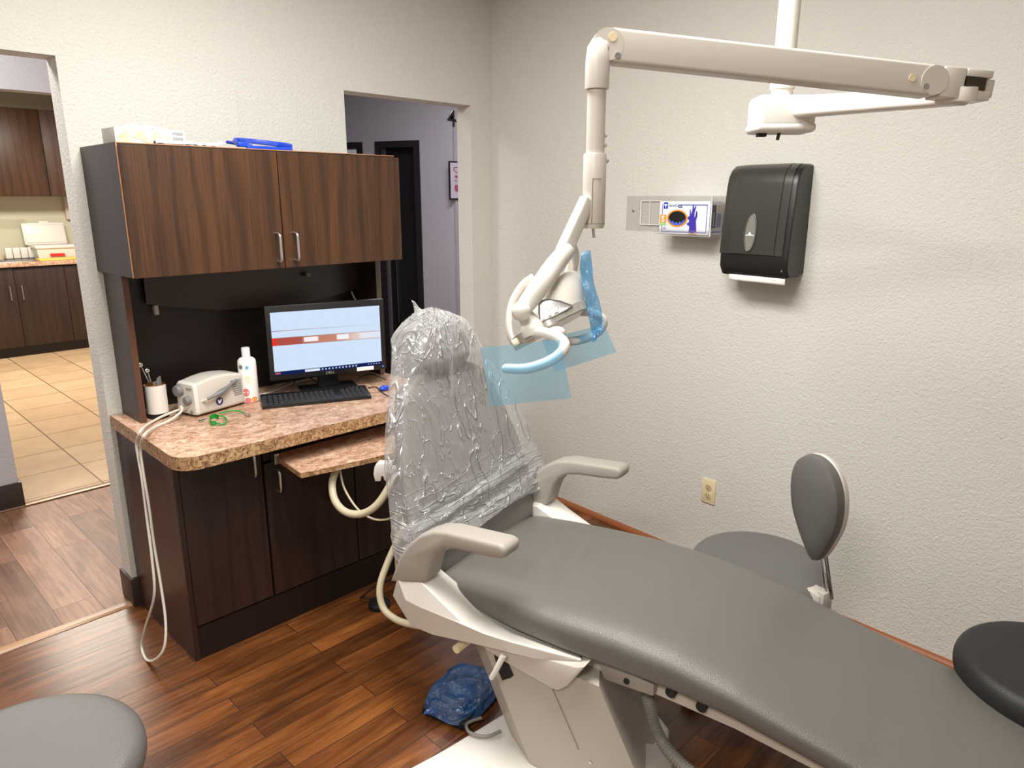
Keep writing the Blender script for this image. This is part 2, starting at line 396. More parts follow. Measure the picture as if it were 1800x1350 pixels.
def text(name, body, size, mat, mtx, parent=None, ext=.0004, align='LEFT', bold=0, world=False):
    c = bpy.data.curves.new(name, 'FONT'); c.body = body; c.size = size; c.extrude = ext; c.align_x = align; c.offset = bold
    c.resolution_u = 3
    t = bpy.data.objects.new(name, c); COL.objects.link(t)
    dg = bpy.context.evaluated_depsgraph_get(); me = bpy.data.meshes.new_from_object(t.evaluated_get(dg))
    bpy.data.objects.remove(t)
    if world and parent is not None: mtx = parent_matrix(parent).inverted() @ mtx
    me.transform(mtx); me.name = name
    o = bpy.data.objects.new(name, me); COL.objects.link(o); me.materials.clear(); me.materials.append(mat)
    if parent is not None: o.parent = parent
    return o
Z = Vector((0, 0, 1))

# =================================================================== ROOM SHELL
YA = 2.945; YB = 3.055; XB = 2.846; CEIL = 2.74; OT = 2.087
WS = .06
def wallx(y): return 2.845-(2.945-y)*WS
def wp(x, y, z):
    P = Vector((x, y, z)); d = P-C0   # slide along the sight line onto the real wall plane
    k = (2.845-2.945*WS)/(d.x-WS*d.y); Q = C0+d*k
    return Q, k
def wq(x, y, z):
    k = wp(XB, y, z)[1]; return C0+(Vector((x, y, z))-C0)*k, k
def wallthing(name, label, cat, loc, rz=0):
    Q, k = wq(*loc); o = thing(name, label, cat, tuple(Q), rz+math.atan(-WS)); o.scale = (k, k, k); return o
def sbox(name, a, b, mat, bev=0): return struct(MB().box(a, b, bev).build(name, mat))
X0, Y0 = -2.2, -1.9
sbox('floor', (X0, Y0, -.05), (XB, 2.985, 0), M_floor)
sbox('floor_hallway', (-3, 2.985, -.05), (7, 4.44, -.002), M_hallfloor)
sbox('floor_corridor', (2.85, 4.44, -.05), (7, 8, -.002), M_hallfloor)
sbox('floor_kitchen', (-2, 4.44, -.05), (2.85, 9.6, -.001), M_tile)
sbox('ceiling', (X0, Y0, CEIL), (XB, YA, CEIL+.05), M_ceil)
sbox('ceiling_hallway', (-3, YA, CEIL), (7, 9.6, CEIL+.05), M_ceil)
mb = MB()   # wall with the two openings
mb.box((-3, YA, 0), (-.55, YB, CEIL)); mb.box((-.55, YA, OT), (.793, YB, CEIL)); mb.box((.793, YA, 0), (1.924, YB, CEIL))
mb.box((1.924, YA, OT), (2.689, YB, CEIL)); mb.box((2.689, YA, 0), (7, YB, CEIL))
struct(mb.build('wall_back', M_wall))
struct(MB().prism([(wallx(Y0), Y0), (3.1, Y0), (3.1, YA), (wallx(YA), YA)], 0, CEIL).build('wall_right', M_wall))
sbox('wall_front', (X0, Y0-.1, 0), (XB, Y0, CEIL), M_wall)
sbox('wall_left', (X0-.1, Y0-.1, 0), (X0, YA, CEIL), M_wall)
# hallway far wall with the kitchen opening
mb = MB(); YH = 4.43
mb.box((-3, YH, 0), (.715, YH+.1, CEIL)); mb.box((.715, YH, 2.14), (1.75, YH+.1, CEIL)); mb.box((1.75, YH, 0), (2.85, YH+.1, CEIL))
struct(mb.build('wall_hallway', M_hallwall))
sbox('wall_corridor', (2.75, YH+.1, 0), (2.85, 9.45, CEIL), M_hallwall)
# angled corridor end wall with doors, then wall towards the right
DA = Vector((3.892, 5.503, 0)); DB = Vector((4.061, 5.103, 0)); dd = (DB-DA).normalized(); dn = Vector((dd.y, -dd.x, 0))
if dn.dot(-DA) < 0: dn = -dn
mtD = basis(DA, dd, Z)      # local x along the wall to the right, y away from viewer, z up
if (mtD.to_3x3() @ Vector((0, 1, 0))).dot(dn) > 0: pass
ydir = -1 if (mtD.to_3x3() @ Vector((0, 1, 0))).dot(dn) > 0 else 1   # +y*ydir is behind the wall
def dbox(mb, x0, x1, y0, y1, z0, z1, mi=0, bev=0):
    ya, yb = sorted((y0*ydir, y1*ydir)); mb.box((x0, ya, z0), (x1, yb, z1), bev, mtD, mi); return mb
dw = (DB-DA).length
def dlx(px, py):
    r = ray(px, py); P = C0+r*((DA-C0).dot(dn)/r.dot(dn)); return (P-DA).dot(dd)
q1_ = dlx(637, 253); q0_ = q1_-.62
mb = MB()
dbox(mb, -2.6, q0_+.01, 0, .1, 0, CEIL); dbox(mb, q0_+.01, q1_-.05, 0, .1, 2.06, CEIL); dbox(mb, q1_-.05, .055, 0, .1, 0, CEIL)
dbox(mb, .055, dw-.055, 0, .1, 2.045, CEIL); dbox(mb, dw-.055, dw+.34, 0, .1, 0, CEIL)
struct(mb.build('wall_corridor_end', M_hallwall))
cE = mtD @ Vector((dw+.34, 0, 0))
sbox('wall_hallway_right', (cE.x-.01, cE.y, 0), (7, cE.y+.1, CEIL), M_hallwall)
mb = MB(); dbox(mb, 0, .055, -.015, .11, 0, 2.1); dbox(mb, dw-.055, dw, -.015, .11, 0, 2.1); dbox(mb, .055, dw-.055, -.015, .11, 2.045, 2.1)
d1 = struct(mb.build('door_1', M_darkfr))
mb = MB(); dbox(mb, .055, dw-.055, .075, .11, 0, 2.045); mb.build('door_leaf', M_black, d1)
mb = MB(); dbox(mb, .13, .135, .05, .075, .5, 1.3); mb.build('door_edge_strip', M_steel, d1)
mb = MB(); dbox(mb, q1_-.055, q1_, -.015, .11, 0, 2.1); dbox(mb, q0_, q0_+.055, -.015, .11, 0, 2.1); dbox(mb, q0_+.055, q1_-.055, -.015, .11, 2.045, 2.1)
d2 = struct(mb.build('door_2', M_darkfr))
mb = MB(); dbox(mb, q0_+.055, q1_-.055, .06, .10, 0, 1.97); mb.build('door_leaf', M_white, d2)
# kitchen shell
sbox('wall_kitchen', (-2, 9.45, 0), (3.6, 9.55, CEIL), M_kitwall)
sbox('wall_kitchen_left', (-2.1, 4.53, 0), (-2, 9.45, CEIL), M_kitwall)
# strips, baseboards
struct(MB().prism([(-.021, 0), (.021, 0), (.014, .008), (-.014, .008)], -3, .80, 0, basis((0, 2.975, 0), (0, 1, 0), (1, 0, 0)) @ Matrix.Scale(1, 4)).build('trim_1', M_strip))
struct(MB().box((.6, YH-.02, 0), (1.75, YH+.03, .007), .002).build('trim_2', base('bronze_strip', (158, 132, 108), .35, .5)))
mb = MB(); mb.box((.783, YA-.012, 0), (.90, YB+.012, .125), .003)
struct(mb.build('baseboard_back', M_basebd))
struct(MB().box((-3, YH-.012, 0), (.727, YH+.11, .14), .003).build('baseboard_hallway', M_basebd))
prof = [(0, 0)]+[(-.022*math.cos(a), .022*math.sin(a)) for a in [i*math.pi/2/6 for i in range(7)]]
mb = MB(); mb.prism([(x, z) for x, z in prof], 0, YA-Y0, 0, Matrix.Translation((wallx(YA), YA, 0)) @ Matrix.Rotation(math.atan(-WS), 4, 'Z') @ Matrix.Rotation(math.pi/2, 4, 'X'))
struct(mb.build('baseboard_right', base('red_oak_molding', (150, 88, 50), .4)))

# =================================================================== HALL NUMBER + POSTER
t = thing('room_number_sign', 'black raised numeral four beside the top of the narrow doorway', 'sign', (aty(796, 202, 3.12).x, 3.12, aty(796, 202, 3.12).z))
text('numeral', '4', .13, M_black_pl, basis((-.045, -.004, -.062), (1, 0, 0), (0, -1, 0)), t, .0012, bold=.0004)
MB().box((.018, -.002, -.036), (.06, .006, -.028)).box((.05, YB-3.12+.0005, -.03), (.06, .012, .02)).build('bracket', M_black_pl, t)
pw = 4.78
pc1 = aty(789, 283, cE.y-.01); pc2 = aty(789, 351, cE.y-.01)
ps = thing('anatomy_poster', 'white framed poster with a column of pink tooth drawings in the hallway', 'poster', (pc1.x, cE.y-.012, pc2.z))
ph = pc1.z-pc2.z
MB().box((0, 0, 0), (.30, .010, ph)).build('frame', M_darkfr, ps)
MB().box((.012, -.003, .012), (.288, .002, ph-.012)).build('sheet', base('poster_sheet', (214, 202, 218), .6), ps)
mb = MB()
for k, (cz, hh, ww) in enumerate(((.78, .13, .032), (.60, .06, .022), (.50, .05, .024), (.30, .16, .024))):
    nn = 14
    ring = [(.075+math.cos(a)*ww*(1+.25*math.sin(a)), cz*ph+math.sin(a)*hh*.5*ph*1.2) for a in [2*math.pi*i/nn for i in range(nn)]]
    inn = [(.075+(x-.075)*.62, cz*ph+(z-cz*ph)*.72) for x, z in ring]
    vs = [(x, -.0045, z) for x, z in ring+inn]
    mb.add(vs, [(i, (i+1) % nn, nn+(i+1) % nn, nn+i) for i in range(nn)]+([list(range(nn, 2*nn))] if k in (1, 3) else []))
mb.build('tooth_drawing', base('magenta_print', (176, 92, 120), .6), ps)

# =================================================================== KITCHEN BEYOND
def handle(mb, x, y, z0, z1, out=-.028, r=.005):
    mb.tube(cr([(x, y, z1), (x, y+out*.8, z1-.002), (x, y+out, z1-.014), (x, y+out, (z0+z1)/2), (x, y+out, z0+.014), (x, y+out*.8, z0+.002), (x, y, z0)], 4), r, 8)
    return mb
YKU = 9.12; YKL = 8.86
def kx(px, py, Y): return aty(px, py, Y).x
k0 = kx(65, 189, YKU); k1 = kx(97, 189, YKU); kz1 = 2.52; kz0 = 1.64
x = thing('wall_cabinet', 'walnut wall cabinet high over the sink in the far kitchen', 'cabinet', (k0, YKU, kz0))
MB().box((-1.0, .02, 0), (-.002, .33, kz1-kz0)).build('body', M_walnut, x)
for a, b, hx in ((-1.0, -.502, -.54), (-.498, -.004, -.46)):
    d = MB().box((a, 0, .004), (b, .019, kz1-kz0-.004), .001).build('door', M_walnut, x); handle(MB(), hx, 0, .04, .17).build('handle', M_alum, d)
x = thing('wall_cabinet', 'darker wood end cabinet right of the walnut one in the far kitchen', 'cabinet', (k0, YKU, kz0))
MB().box((.0, .02, 0), (.62, .33, kz1-kz0)).build('body', M_esp, x)
MB().box((.004, 0, .004), (.616, .019, kz1-kz0-.004), .001).build('door', woodmat('dark_walnut', (66, 44, 34), (78, 52, 40), (92, 62, 48), .45), x)
kl = kx(33, 515, YKL)
x = thing('base_cabinet', 'long dark base cabinet under the far kitchen counter', 'cabinet', (kl, YKL, 0))
MB().box((-1.3, .02, .09), (1.6, .58, .935)).box((-1.3, .06, 0), (1.6, .5, .09)).build('body', M_panel, x)
for a, b, hx in ((-.62, -.02, -.075), (-.016, .44, .03), (.445, 1.0, .92)):
    d = MB().box((a, 0, .11), (b, .019, .92), .001).build('door', M_esp, x)
    if hx < .5: handle(MB(), hx, 0, .60, .74).build('handle', M_alum, d)
tag(MB().box((-.2, YKL-.03, .936), (3.4, YKL+.59, .978), .004).build('countertop', M_granite), 'brown speckled countertop of the far kitchen', 'countertop')
s0 = atz(0, 462, .979); s1 = atz(66, 452, .979)
t = thing('kitchen_sink', 'stainless sink let into the far kitchen counter', 'sink', (s1.x-.3, YKL+.25, .979))
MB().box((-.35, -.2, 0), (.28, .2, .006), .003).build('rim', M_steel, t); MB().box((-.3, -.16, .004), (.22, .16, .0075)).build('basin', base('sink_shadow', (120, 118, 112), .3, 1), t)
# white lidded bin
b0 = aty(64, 440, YKL+.22); b1 = aty(139, 440, YKL+.22)
bw = (b1-b0).length; t = thing('plastic_bin', 'white plastic bin with raised lid and red label on the kitchen counter', 'bin', (b0.x, YKL+.22, .979))
sx = bw/.44
ring = lambda w0, w1, d0, d1, z: [(w0, d0, z), (w1, d0, z), (w1, d1, z), (w0, d1, z)]
MB().loft([ring(.02, .42*sx, .02, .28, 0), ring(.0, .44*sx, 0, .3, .125)], True, True, smooth=False).box((-.01, -.012, .115), (.45*sx, .312, .145), .008).build('tub', M_white, t)
MB().box((-.04, 0, 0), (.40*sx, .02, .24), .012, Matrix.Translation((0, .25, .148)) @ Matrix.Rotation(R(-12), 4, 'X')).box((-.02, -.006, .02), (.38*sx, .002, .215), .008, Matrix.Translation((0, .25, .148)) @ Matrix.Rotation(R(-12), 4, 'X')).box((.13, .0, .235), (.22, .02, .255), .004, Matrix.Translation((0, .25, .148)) @ Matrix.Rotation(R(-12), 4, 'X')).build('lid', M_white, t)
MB().add([(.12, -.004, .03), (.25, -.004, .03), (.27, -.004, .045), (.25, -.004, .06), (.12, -.004, .06)], [(0, 1, 2, 3, 4)]).build('label', M_red, t)
f0 = atz(78, 461, .979); f1 = atz(140, 459, .979)
tag(MB().box((0, 0, 0), (.48, .19, .02), .004, Matrix.Translation((f0.x, YKL+.01, .979))).build('folder', M_yellow), 'orange yellow folder lying in front of the white bin', 'folder')
p0 = aty(8, 445, YKL+.42)
t = thing('dish_rack', 'white stack of plates leaning in a rack beside the sink', 'dish rack', (p0.x, YKL+.42, .979))
MB().box((0, 0, .0), (.30, .09, .012), .003).build('tray', M_rubber, t)
for k in range(4): MB().box((.01+.07*k, .01, .012), (.075+.07*k, .07, .125), .006).build('plate', M_white, t)
p0 = atx(0, 385, .5); q = aty(5, 386, 9.40)
MBs = MB().box((q.x-.3, 9.30, q.z-.006), (q.x+.20, 9.45, q.z+.004), .002)
tag(MBs.build('wall_shelf', M_acryl), 'thin clear shelf on the far kitchen wall', 'shelf')
q = aty(120, 360, 9.42)
tag(MB().box((q.x-.04, 9.40, q.z-.16), (q.x+.05, 9.449, q.z+.10), .004).build('cup_dispenser', base('pale_plastic', (200, 190, 178), .4)), 'pale narrow dispenser on the far kitchen wall right of the bin', 'dispenser')

# =================================================================== DESK UNIT
# upper cabinet
UX0, UX1, UZ0, UZ1, UYF = .828, 1.924, 1.362, 1.785, 2.56
t = thing('wall_cabinet', 'walnut two-door wall cabinet above the computer desk', 'cabinet', (UX0, UYF, UZ0))
MB().box((0, .02, 0), (UX1-UX0-.01, YA-UYF, UZ1-UZ0+.008)).build('body', M_espside, t)
MB().box((.0, .019, .0), (.004, .0215, UZ1-UZ0+.008)).box((.0, .0185, UZ1-UZ0+.006), (UX1-UX0-.01, .021, UZ1-UZ0+.0085)).build('edge_banding', M_edge, t)
xm = 1.370-UX0
for a, b, hx in ((.004, xm-.002, xm-.030), (xm+.002, UX1-UX0, xm+.042)):
    d = MB().box((a, 0, 0), (b, .018, UZ1-UZ0), .0012, seg=1).build('door', M_walnut, t)
    m2 = MB(); hz0 = .028; hz1 = .13
    pts = cr([(hx, 0, hz1), (hx, -.018, hz1), (hx, -.03, hz1-.006), (hx, -.032, hz1-.02), (hx, -.032, (hz0+hz1)/2), (hx, -.032, hz0+.02), (hx, -.03, hz0+.006), (hx, -.018, hz0), (hx, 0, hz0)], 4)
    m2.tube(pts, .0052, 10); m2.build('handle', M_alum, d)
# hutch
CZ = .815
t = thing('desk_hutch', 'dark wood hutch panels between the countertop and the wall cabinet', 'hutch', (.845, 2.75, CZ))
MB().box((0, 0, 0), (.022, .194, UZ0-CZ)).build('side_panel', M_esp, t)
MB().box((1.068, 0, 0), (1.088, .194, UZ0-CZ)).build('side_panel', M_esp, t)
for a in (0.0, 1.068): MB().box((a, -.0015, 0), (a+.021, .0, UZ0-CZ)).build('panel_edge', base('espresso_edge', (92, 60, 44), .45) if a == 0 else base('tan_edge', (104, 82, 66), .45), t)
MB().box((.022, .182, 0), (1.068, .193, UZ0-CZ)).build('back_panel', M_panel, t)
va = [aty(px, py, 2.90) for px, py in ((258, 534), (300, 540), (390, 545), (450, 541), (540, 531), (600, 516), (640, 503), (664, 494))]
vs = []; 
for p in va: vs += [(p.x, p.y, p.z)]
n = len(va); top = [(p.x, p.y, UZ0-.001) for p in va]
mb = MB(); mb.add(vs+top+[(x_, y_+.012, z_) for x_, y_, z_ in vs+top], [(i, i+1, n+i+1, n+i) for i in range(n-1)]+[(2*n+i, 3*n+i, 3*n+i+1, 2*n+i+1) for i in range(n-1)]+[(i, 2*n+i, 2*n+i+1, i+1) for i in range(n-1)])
mb.build('lit_band', base('lit_band_umber', (60, 46, 40), .35), t, True)  # added sheet; its lighter tone and curved edge stand for the lit band
c1 = aty(273, 544, 2.92); MB().box((c1.x-.008, 2.905, c1.z-.02), (c1.x+.008, 2.932, c1.z+.018), .002).build('wall_clip', M_greyarm, t, True)
c2 = aty(538, 482, 2.89); MB().box((c2.x-.008, 2.87, c2.z-.01), (c2.x+.012, 2.889, c2.z+.01), .003).build('catch', M_greydk, t, True)
# loose white cables behind monitor
tag(MB().tube(cr([aty(618, 513, 2.88), aty(622, 522, 2.86), aty(630, 540, 2.85), aty(632, 590, 2.86), aty(628, 640, 2.87)], 6), .004, 8).build('power_cable', M_cable), 'pale cable dropping behind the right side of the monitor', 'cable')
# countertop
def counter_poly():
    p = [(.80, YA-.001), (.786, 2.33)]
    cx, cy, r = .786+.075, 2.253+.075, .075
    p += [(cx+r*math.cos(a), cy+r*math.sin(a)) for a in [R(180+90*i/8) for i in range(1, 9)]]
    p += [(1.95, 2.225), (1.95, YA-.001)]
    return p
t = thing('countertop', 'pink brown speckled laminate countertop of the computer desk', 'countertop', (0, 0, CZ-.045))
MB().prism(counter_poly(), .004, .045).build('slab', M_granite, t)
pp = counter_poly(); mb = MB(); k = len(pp)
outp = [(.797, YA-.001), (.783, 2.33)]+[(.783+.078+.078*math.cos(a), 2.250+.078+.078*math.sin(a)) for a in [R(180+90*i/8) for i in range(1, 9)]]+[(1.95, 2.222)]
mb.add([(x_, y_, 0) for x_, y_ in outp]+[(x_, y_, .0445) for x_, y_ in outp], [(i, i+1, len(outp)+i+1, len(outp)+i) for i in range(len(outp)-1)])
inn = [(x_+(.02 if i < 9 else 0), y_+.02) for i, (x_, y_) in enumerate(outp)]
L_ = len(outp); mb.add([(x_, y_, 0) for x_, y_ in outp+inn], [(i, i+1, L_+i+1, L_+i) for i in range(L_-1)])
mb.build('front_edge', M_gredge, t)
MB().box((.80, 2.4, 0), (1.94, YA-.002, .004)).build('underside', M_panel, t)
# base cabinet
BX0, BX1, BYF, BZ1 = .812, 1.93, 2.395, CZ-.046
t = thing('base_cabinet', 'dark wood base cabinet of the computer desk', 'cabinet', (BX0, BYF, 0))
MB().box((0, .0, 0), (.018, YA-BYF-.002, BZ1)).build('side_panel', M_baseside, t); MB().box((BX1-BX0-.018, 0, 0), (BX1-BX0, YA-BYF-.002, BZ1)).build('side_panel', M_baseside, t)
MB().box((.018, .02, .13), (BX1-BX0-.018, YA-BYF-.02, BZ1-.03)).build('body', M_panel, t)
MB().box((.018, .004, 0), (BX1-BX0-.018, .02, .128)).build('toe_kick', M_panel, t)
for a, b, z1, hx, hz in ((.02, .312, BZ1-.01, .275, .642), (.322, .70, .672, .366, .555), (.706, 1.096, .672, 1.05, .555)):
    d = MB().box((a, -.001, .135), (b, .018, z1), .001, seg=1).build('door', M_esp, t)
    m2 = MB(); pts = cr([(hx, 0, hz+.085), (hx, -.02, hz+.084), (hx, -.028, hz+.072), (hx, -.028, hz+.04), (hx, -.028, hz+.012), (hx, -.02, hz), (hx, 0, hz)], 4)
    m2.tube(pts, .0048, 10); m2.build('handle', M_alum, d)
MB().box((.322, .004, .68), (1.096, .02, BZ1-.004)).build('rail', M_panel, t)
# keyboard tray slab
t = thing('keyboard_tray', 'speckled pull-out keyboard shelf below the desk countertop', 'tray', (1.18, 2.39, .70))
poly = [(0.0, .002), (-.008, -.02), (-.032, -.238)]+[(-.032+(i/8)*.74, -.238-.068*math.sin(min(1, i/8*1.15)*math.pi*.62)) for i in range(1, 9)]+[(.71, .002)]
MB().prism(poly, -.018, 0, 0).build('shelf', M_granite, t)
MB().prism([(a-.0015*(1 if i < 3 else 0), b-.0015) for i, (a, b) in enumerate(poly)], -.0185, -.0005).build('edge_band', M_gredge, t)
MB().box((-.02, -.03, -.03), (-.002, .005, .012), .002).build('slide_bracket', M_steel, t)

# monitor
mc = at(578, 597, 3.03); md = Vector((.949, -.316, 0)).normalized(); mn = Vector((-.316, -.949, 0)).normalized()
t = thing('computer_monitor', 'black flat computer monitor showing a pale desktop with a red band', 'monitor', (mc.x-mn.x*.02, mc.y-mn.y*.02, CZ), math.atan2(md.y, md.x))
W, Hh = .496, .312; zc = mc.z-CZ   # local: x right, y = away (back), z up
MB().box((-W/2, -.008, zc-Hh/2), (W/2, .022, zc+Hh/2), .004).box((-.17, .02, zc-.11), (.17, .045, zc+.11), .01).build('housing', M_black_pl, t)
def screenmat():
    m = bpy.data.materials.new('screen_image'); m.use_nodes = True; m.node_tree.nodes.clear()
    out = nd(m, 'ShaderNodeOutputMaterial'); e = nd(m, 'ShaderNodeEmission'); e.inputs[1].default_value = .53
    tc = nd(m, 'ShaderNodeTexCoord'); sp = nd(m, 'ShaderNodeSeparateXYZ'); lk(m, tc.outputs['Object'], sp.inputs[0])
    X, Zz = sp.outputs['X'], sp.outputs['Z']
    w_, h_ = W-.04, Hh-.05
    def mth(op, a, b=None, c=None, clamp=False):
        n_ = nd(m, 'ShaderNodeMath', operation=op); n_.use_clamp = clamp
        for i, v in enumerate((a, b, c)):
            if v is None: continue
            if isinstance(v, (int, float)): n_.inputs[i].default_value = v
            else: lk(m, v, n_.inputs[i])
        return n_.outputs[0]
    u = mth('DIVIDE', mth('ADD', X, w_/2), w_); v = mth('DIVIDE', mth('SUBTRACT', Zz, zc-h_/2-.003), h_)
    def band(val, a, b, s=.008): # 1 inside a..b
        return mth('MULTIPLY', mth('DIVIDE', mth('SUBTRACT', val, a), s, clamp=True), mth('DIVIDE', mth('SUBTRACT', b, val), s, clamp=True))
    vv = mth('MULTIPLY_ADD', u, .015, v)
    c = (205, 222, 243)
    c = mix(m, mth('MULTIPLY', band(vv, .70, .715, .006), mth('SUBTRACT', 1.05, u, clamp=True)), c, (150, 120, 125))
    top_ = band(vv, .475, .60, .006)
    brown = ramp(m, u, [(.0, (255, 45, 40)), (.035, (205, 60, 50)), (.045, (176, 78, 66)), (.26, (168, 84, 74)), (.27, (176, 120, 98)), (.45, (190, 128, 106)), (.62, (196, 138, 112)), (.72, (214, 190, 172)), (.84, (222, 214, 218))])
    c = mix(m, top_, c, brown)
    edges = mth('ADD', band(vv, .590, .603, .004), band(vv, .47, .483, .004))
    c = mix(m, mth('MULTIPLY', edges, .6), c, (150, 100, 84))
    w1 = mth('MULTIPLY', band(u, .275, .415, .012), band(vv, .50, .585, .012)); w2 = mth('MULTIPLY', band(u, .575, .70, .012), band(vv, .495, .59, .012)); w3 = mth('MULTIPLY', band(u, .79, 1.2, .02), band(vv, .49, .585, .012))
    c = mix(m, w1, c, (242, 234, 236)); c = mix(m, w2, c, (240, 236, 244)); c = mix(m, w3, c, (222, 224, 240))
    c = mix(m, band(v, -.1, .062, .004), c, (22, 34, 82))
    lk(m, c, e.inputs[0]); lk(m, e.outputs[0], out.inputs[0]); return m
sm_ = MB(); w_, h_ = W-.04, Hh-.05
sm_.add([(-w_/2, -.0088, zc-h_/2-.003), (w_/2, -.0088, zc-h_/2-.003), (w_/2, -.0088, zc+h_/2-.003), (-w_/2, -.0088, zc+h_/2-.003)], [(0, 1, 2, 3)])
scr = sm_.build('screen', screenmat(), t)
M_glow = emis('icon_glow', (190, 205, 235), .45)
zt = zc-h_/2+.004
for i in range(11): MB().box((.015+.0145*i-.05, -.0096, zt-.003), (.0215+.0145*i-.05, -.0090, zt+.004)).build('taskbar_icon', M_glow, scr)
for i in range(5): MB().box((.165+.012*i, -.0096, zt), (.171+.012*i, -.0090, zt+.003)).build('tray_icon', M_glow, scr)
MB().box((-.105, -.0096, zt-.004), (-.043, -.0090, zt+.006)).build('search_field', emis('field_glow', (225, 232, 245), .5), scr)
MB().box((-.225, -.0096, zt-.002), (-.205, -.0090, zt+.004)).build('weather_icon', emis('icon_red', (220, 110, 110), .45), scr)
text('logo_lettering', 'DELL', .017, base('logo_silver', (150, 152, 156), .3, .6), basis((0, -.0088, zc-Hh/2+.006), (1, 0, 0), (0, -1, 0)), t, .0003, 'CENTER', .0004)
MB().box((.115, -.0115, zc-Hh/2+.004), (.19, -.0085, zc-Hh/2+.021), .001).build('paper_note', M_paper, t)
MB().box((W/2-.018, -.0092, zc-Hh/2+.012), (W/2-.012, -.0082, zc-Hh/2+.017)).build('power_light', emis('power_led', (60, 90, 255), 2), t)
zb = zc-Hh/2
MB().box((-.045, .03, .012), (.045, .055, zb+.08), .006).build('neck', M_black_pl, t)
MB().box((-.12, -.045, 0), (.12, .11, .012), .006).build('foot', M_black_pl, t)

# keyboard with separate keys
ka = Vector((1.245, 2.60, 0)); kb = Vector((1.635, 2.425, 0)); kd = (kb-ka).normalized()
t = thing('keyboard', 'black wired keyboard in front of the monitor', 'keyboard', (ka.x, ka.y, CZ), math.atan2(kd.y, kd.x))
KW, KD = .43, .15
MB().prism([(0, 0), (KD, 0), (KD, .024), (0, .014)], 0, KW, .002, Matrix(((0, 0, 1, 0), (1, 0, 0, 0), (0, 1, 0, 0), (0, 0, 0, 1)))).build('case', M_black_pl, t)
kmb = MB().loft([[(-.0075, -.0075, 0), (.0075, -.0075, 0), (.0075, .0075, 0), (-.0075, .0075, 0)], [(-.006, -.006, .006), (.006, -.006, .006), (.006, .006, .006), (-.006, .006, .006)]], smooth=False)
key0 = kmb.build('key', M_key, t); cnt = 0
for row in range(5):
    for c_ in range(20):
        if c_ in (14,): continue
        if row == 0 and 4 <= c_ <= 9:
            if c_ != 6: continue
        xk = .014+c_*.0205+(.004 if c_ > 14 else 0); yk = .016+row*.0235
        kk = key0 if cnt == 0 else key0.copy()
        if cnt: COL.objects.link(kk); kk.parent = t
        kk.location = (xk, yk, .014+yk*.0667-.0015); kk.scale = (5.6 if (row == 0 and c_ == 6) else 1.12, 1.2, 1); cnt += 1
mb = MB()
for i in range(3): mb.box((.36+i*.015, .132, .0228), (.366+i*.015, .137, .0235))
mb.build('indicator_lights', M_greydk, t)
tag(MB().tube(cr([atz(575, 684, CZ+.01), atz(540, 662, CZ+.05), atz(520, 668, CZ+.05), atz(512, 690, CZ+.02)], 6), .0022, 6).build('keyboard_cable', M_rubber), 'thin black cable looping behind the keyboard', 'cable')
tag(MB().tube(cr([atz(448, 696, CZ+.004), atz(480, 688, CZ+.004), atz(520, 672, CZ+.006), atz(560, 664, CZ+.006)], 6), .0035, 8).build('monitor_cable', M_cable), 'grey cable lying between the bottle and monitor foot', 'cable')
tag(MB().tube(cr([atz(647, 682, CZ+.004), atz(660, 680, CZ+.004), atz(672, 690, CZ+.004), atz(690, 700, CZ+.004)], 6), .002, 6).tube(cr([atz(630, 664, CZ+.01), atz(652, 658, CZ+.02), atz(680, 668, CZ+.02)], 6), .002, 6).build('mouse_cable', M_rubber), 'thin black cables trailing right of the keyboard', 'cable')
bq = atz(676, 683, CZ+.01)
tag(MB().sph((0, 0, .012), .02, Matrix.Translation((bq.x, bq.y, CZ)), scale=(1.3, .8, .6)).build('bottle_cap', M_bluepl), 'small blue plastic piece right of the keyboard', 'cap')

# scaler unit (local x = front to back, y = depth away from viewer)
t = thing('ultrasonic_scaler', 'white ultrasonic scaler box with grey knobs on the desk', 'dental scaler', (1.022, 2.666, CZ), R(13))
def su_ring(x_, grow=0):
    h = .128+.016*math.sin(math.pi*min(1, max(0, x_/.22)))+grow; w0, w1 = -.0-grow, .118+grow; r = .012
    pts = []
    for (cx, cy, a0) in ((w0+r, .008+r, 180), (w1-r, .008+r, 270), (w1-r-.006, h-r, 0), (w0+r+.004, h-r, 90)):
        for k in range(5): a = R(a0+90*k/4); pts.append((x_, cx+r*math.cos(a), cy+r*math.sin(a)))
    return pts
MB().loft([su_ring(q) for q in (.012, .03, .06, .1, .14, .18, .21)]+[[(.216, y_*.94+.004, z_*.94+.004) for _, y_, z_ in su_ring(.21)]]).build('body', M_lite, t)
MB().loft([su_ring(.0105, .0015), su_ring(.004, .001), [(-.004, .06+(y_-.06)*.93, .07+(z_-.07)*.95) for _, y_, z_ in su_ring(0)]]).build('front_panel', M_white, t)
rx = Matrix.Rotation(R(-90), 4, 'Y')
def knob(y_, z_, r, mtl=M_greydk): return MB().lathe([(r*1.0, 0), (r, .012), (r*.88, .02), (r*.3, .021)], 28, Matrix.Translation((-.004, y_, z_)) @ rx).build('knob', mtl, t)
knob(.088, .098, .022); knob(.038, .066, .016)
MB().lathe([(.007, 0), (.006, .006), (.002, .007)], 16, Matrix.Translation((-.004, .026, .022)) @ rx).build('button', M_greydk, t)
MB().lathe([(.012, 0), (.012, .018), (.009, .022)], 16, Matrix.Translation((-.004, .066, .034)) @ rx).build('hose_port', M_white, t)
mb = MB()
for i in range(8): mb.box((.168-.002*i, -.0012, .05+.0085*i), (.205, .0005, .052+.0085*i))
mb.build('vent_slots', M_greyprint, t)
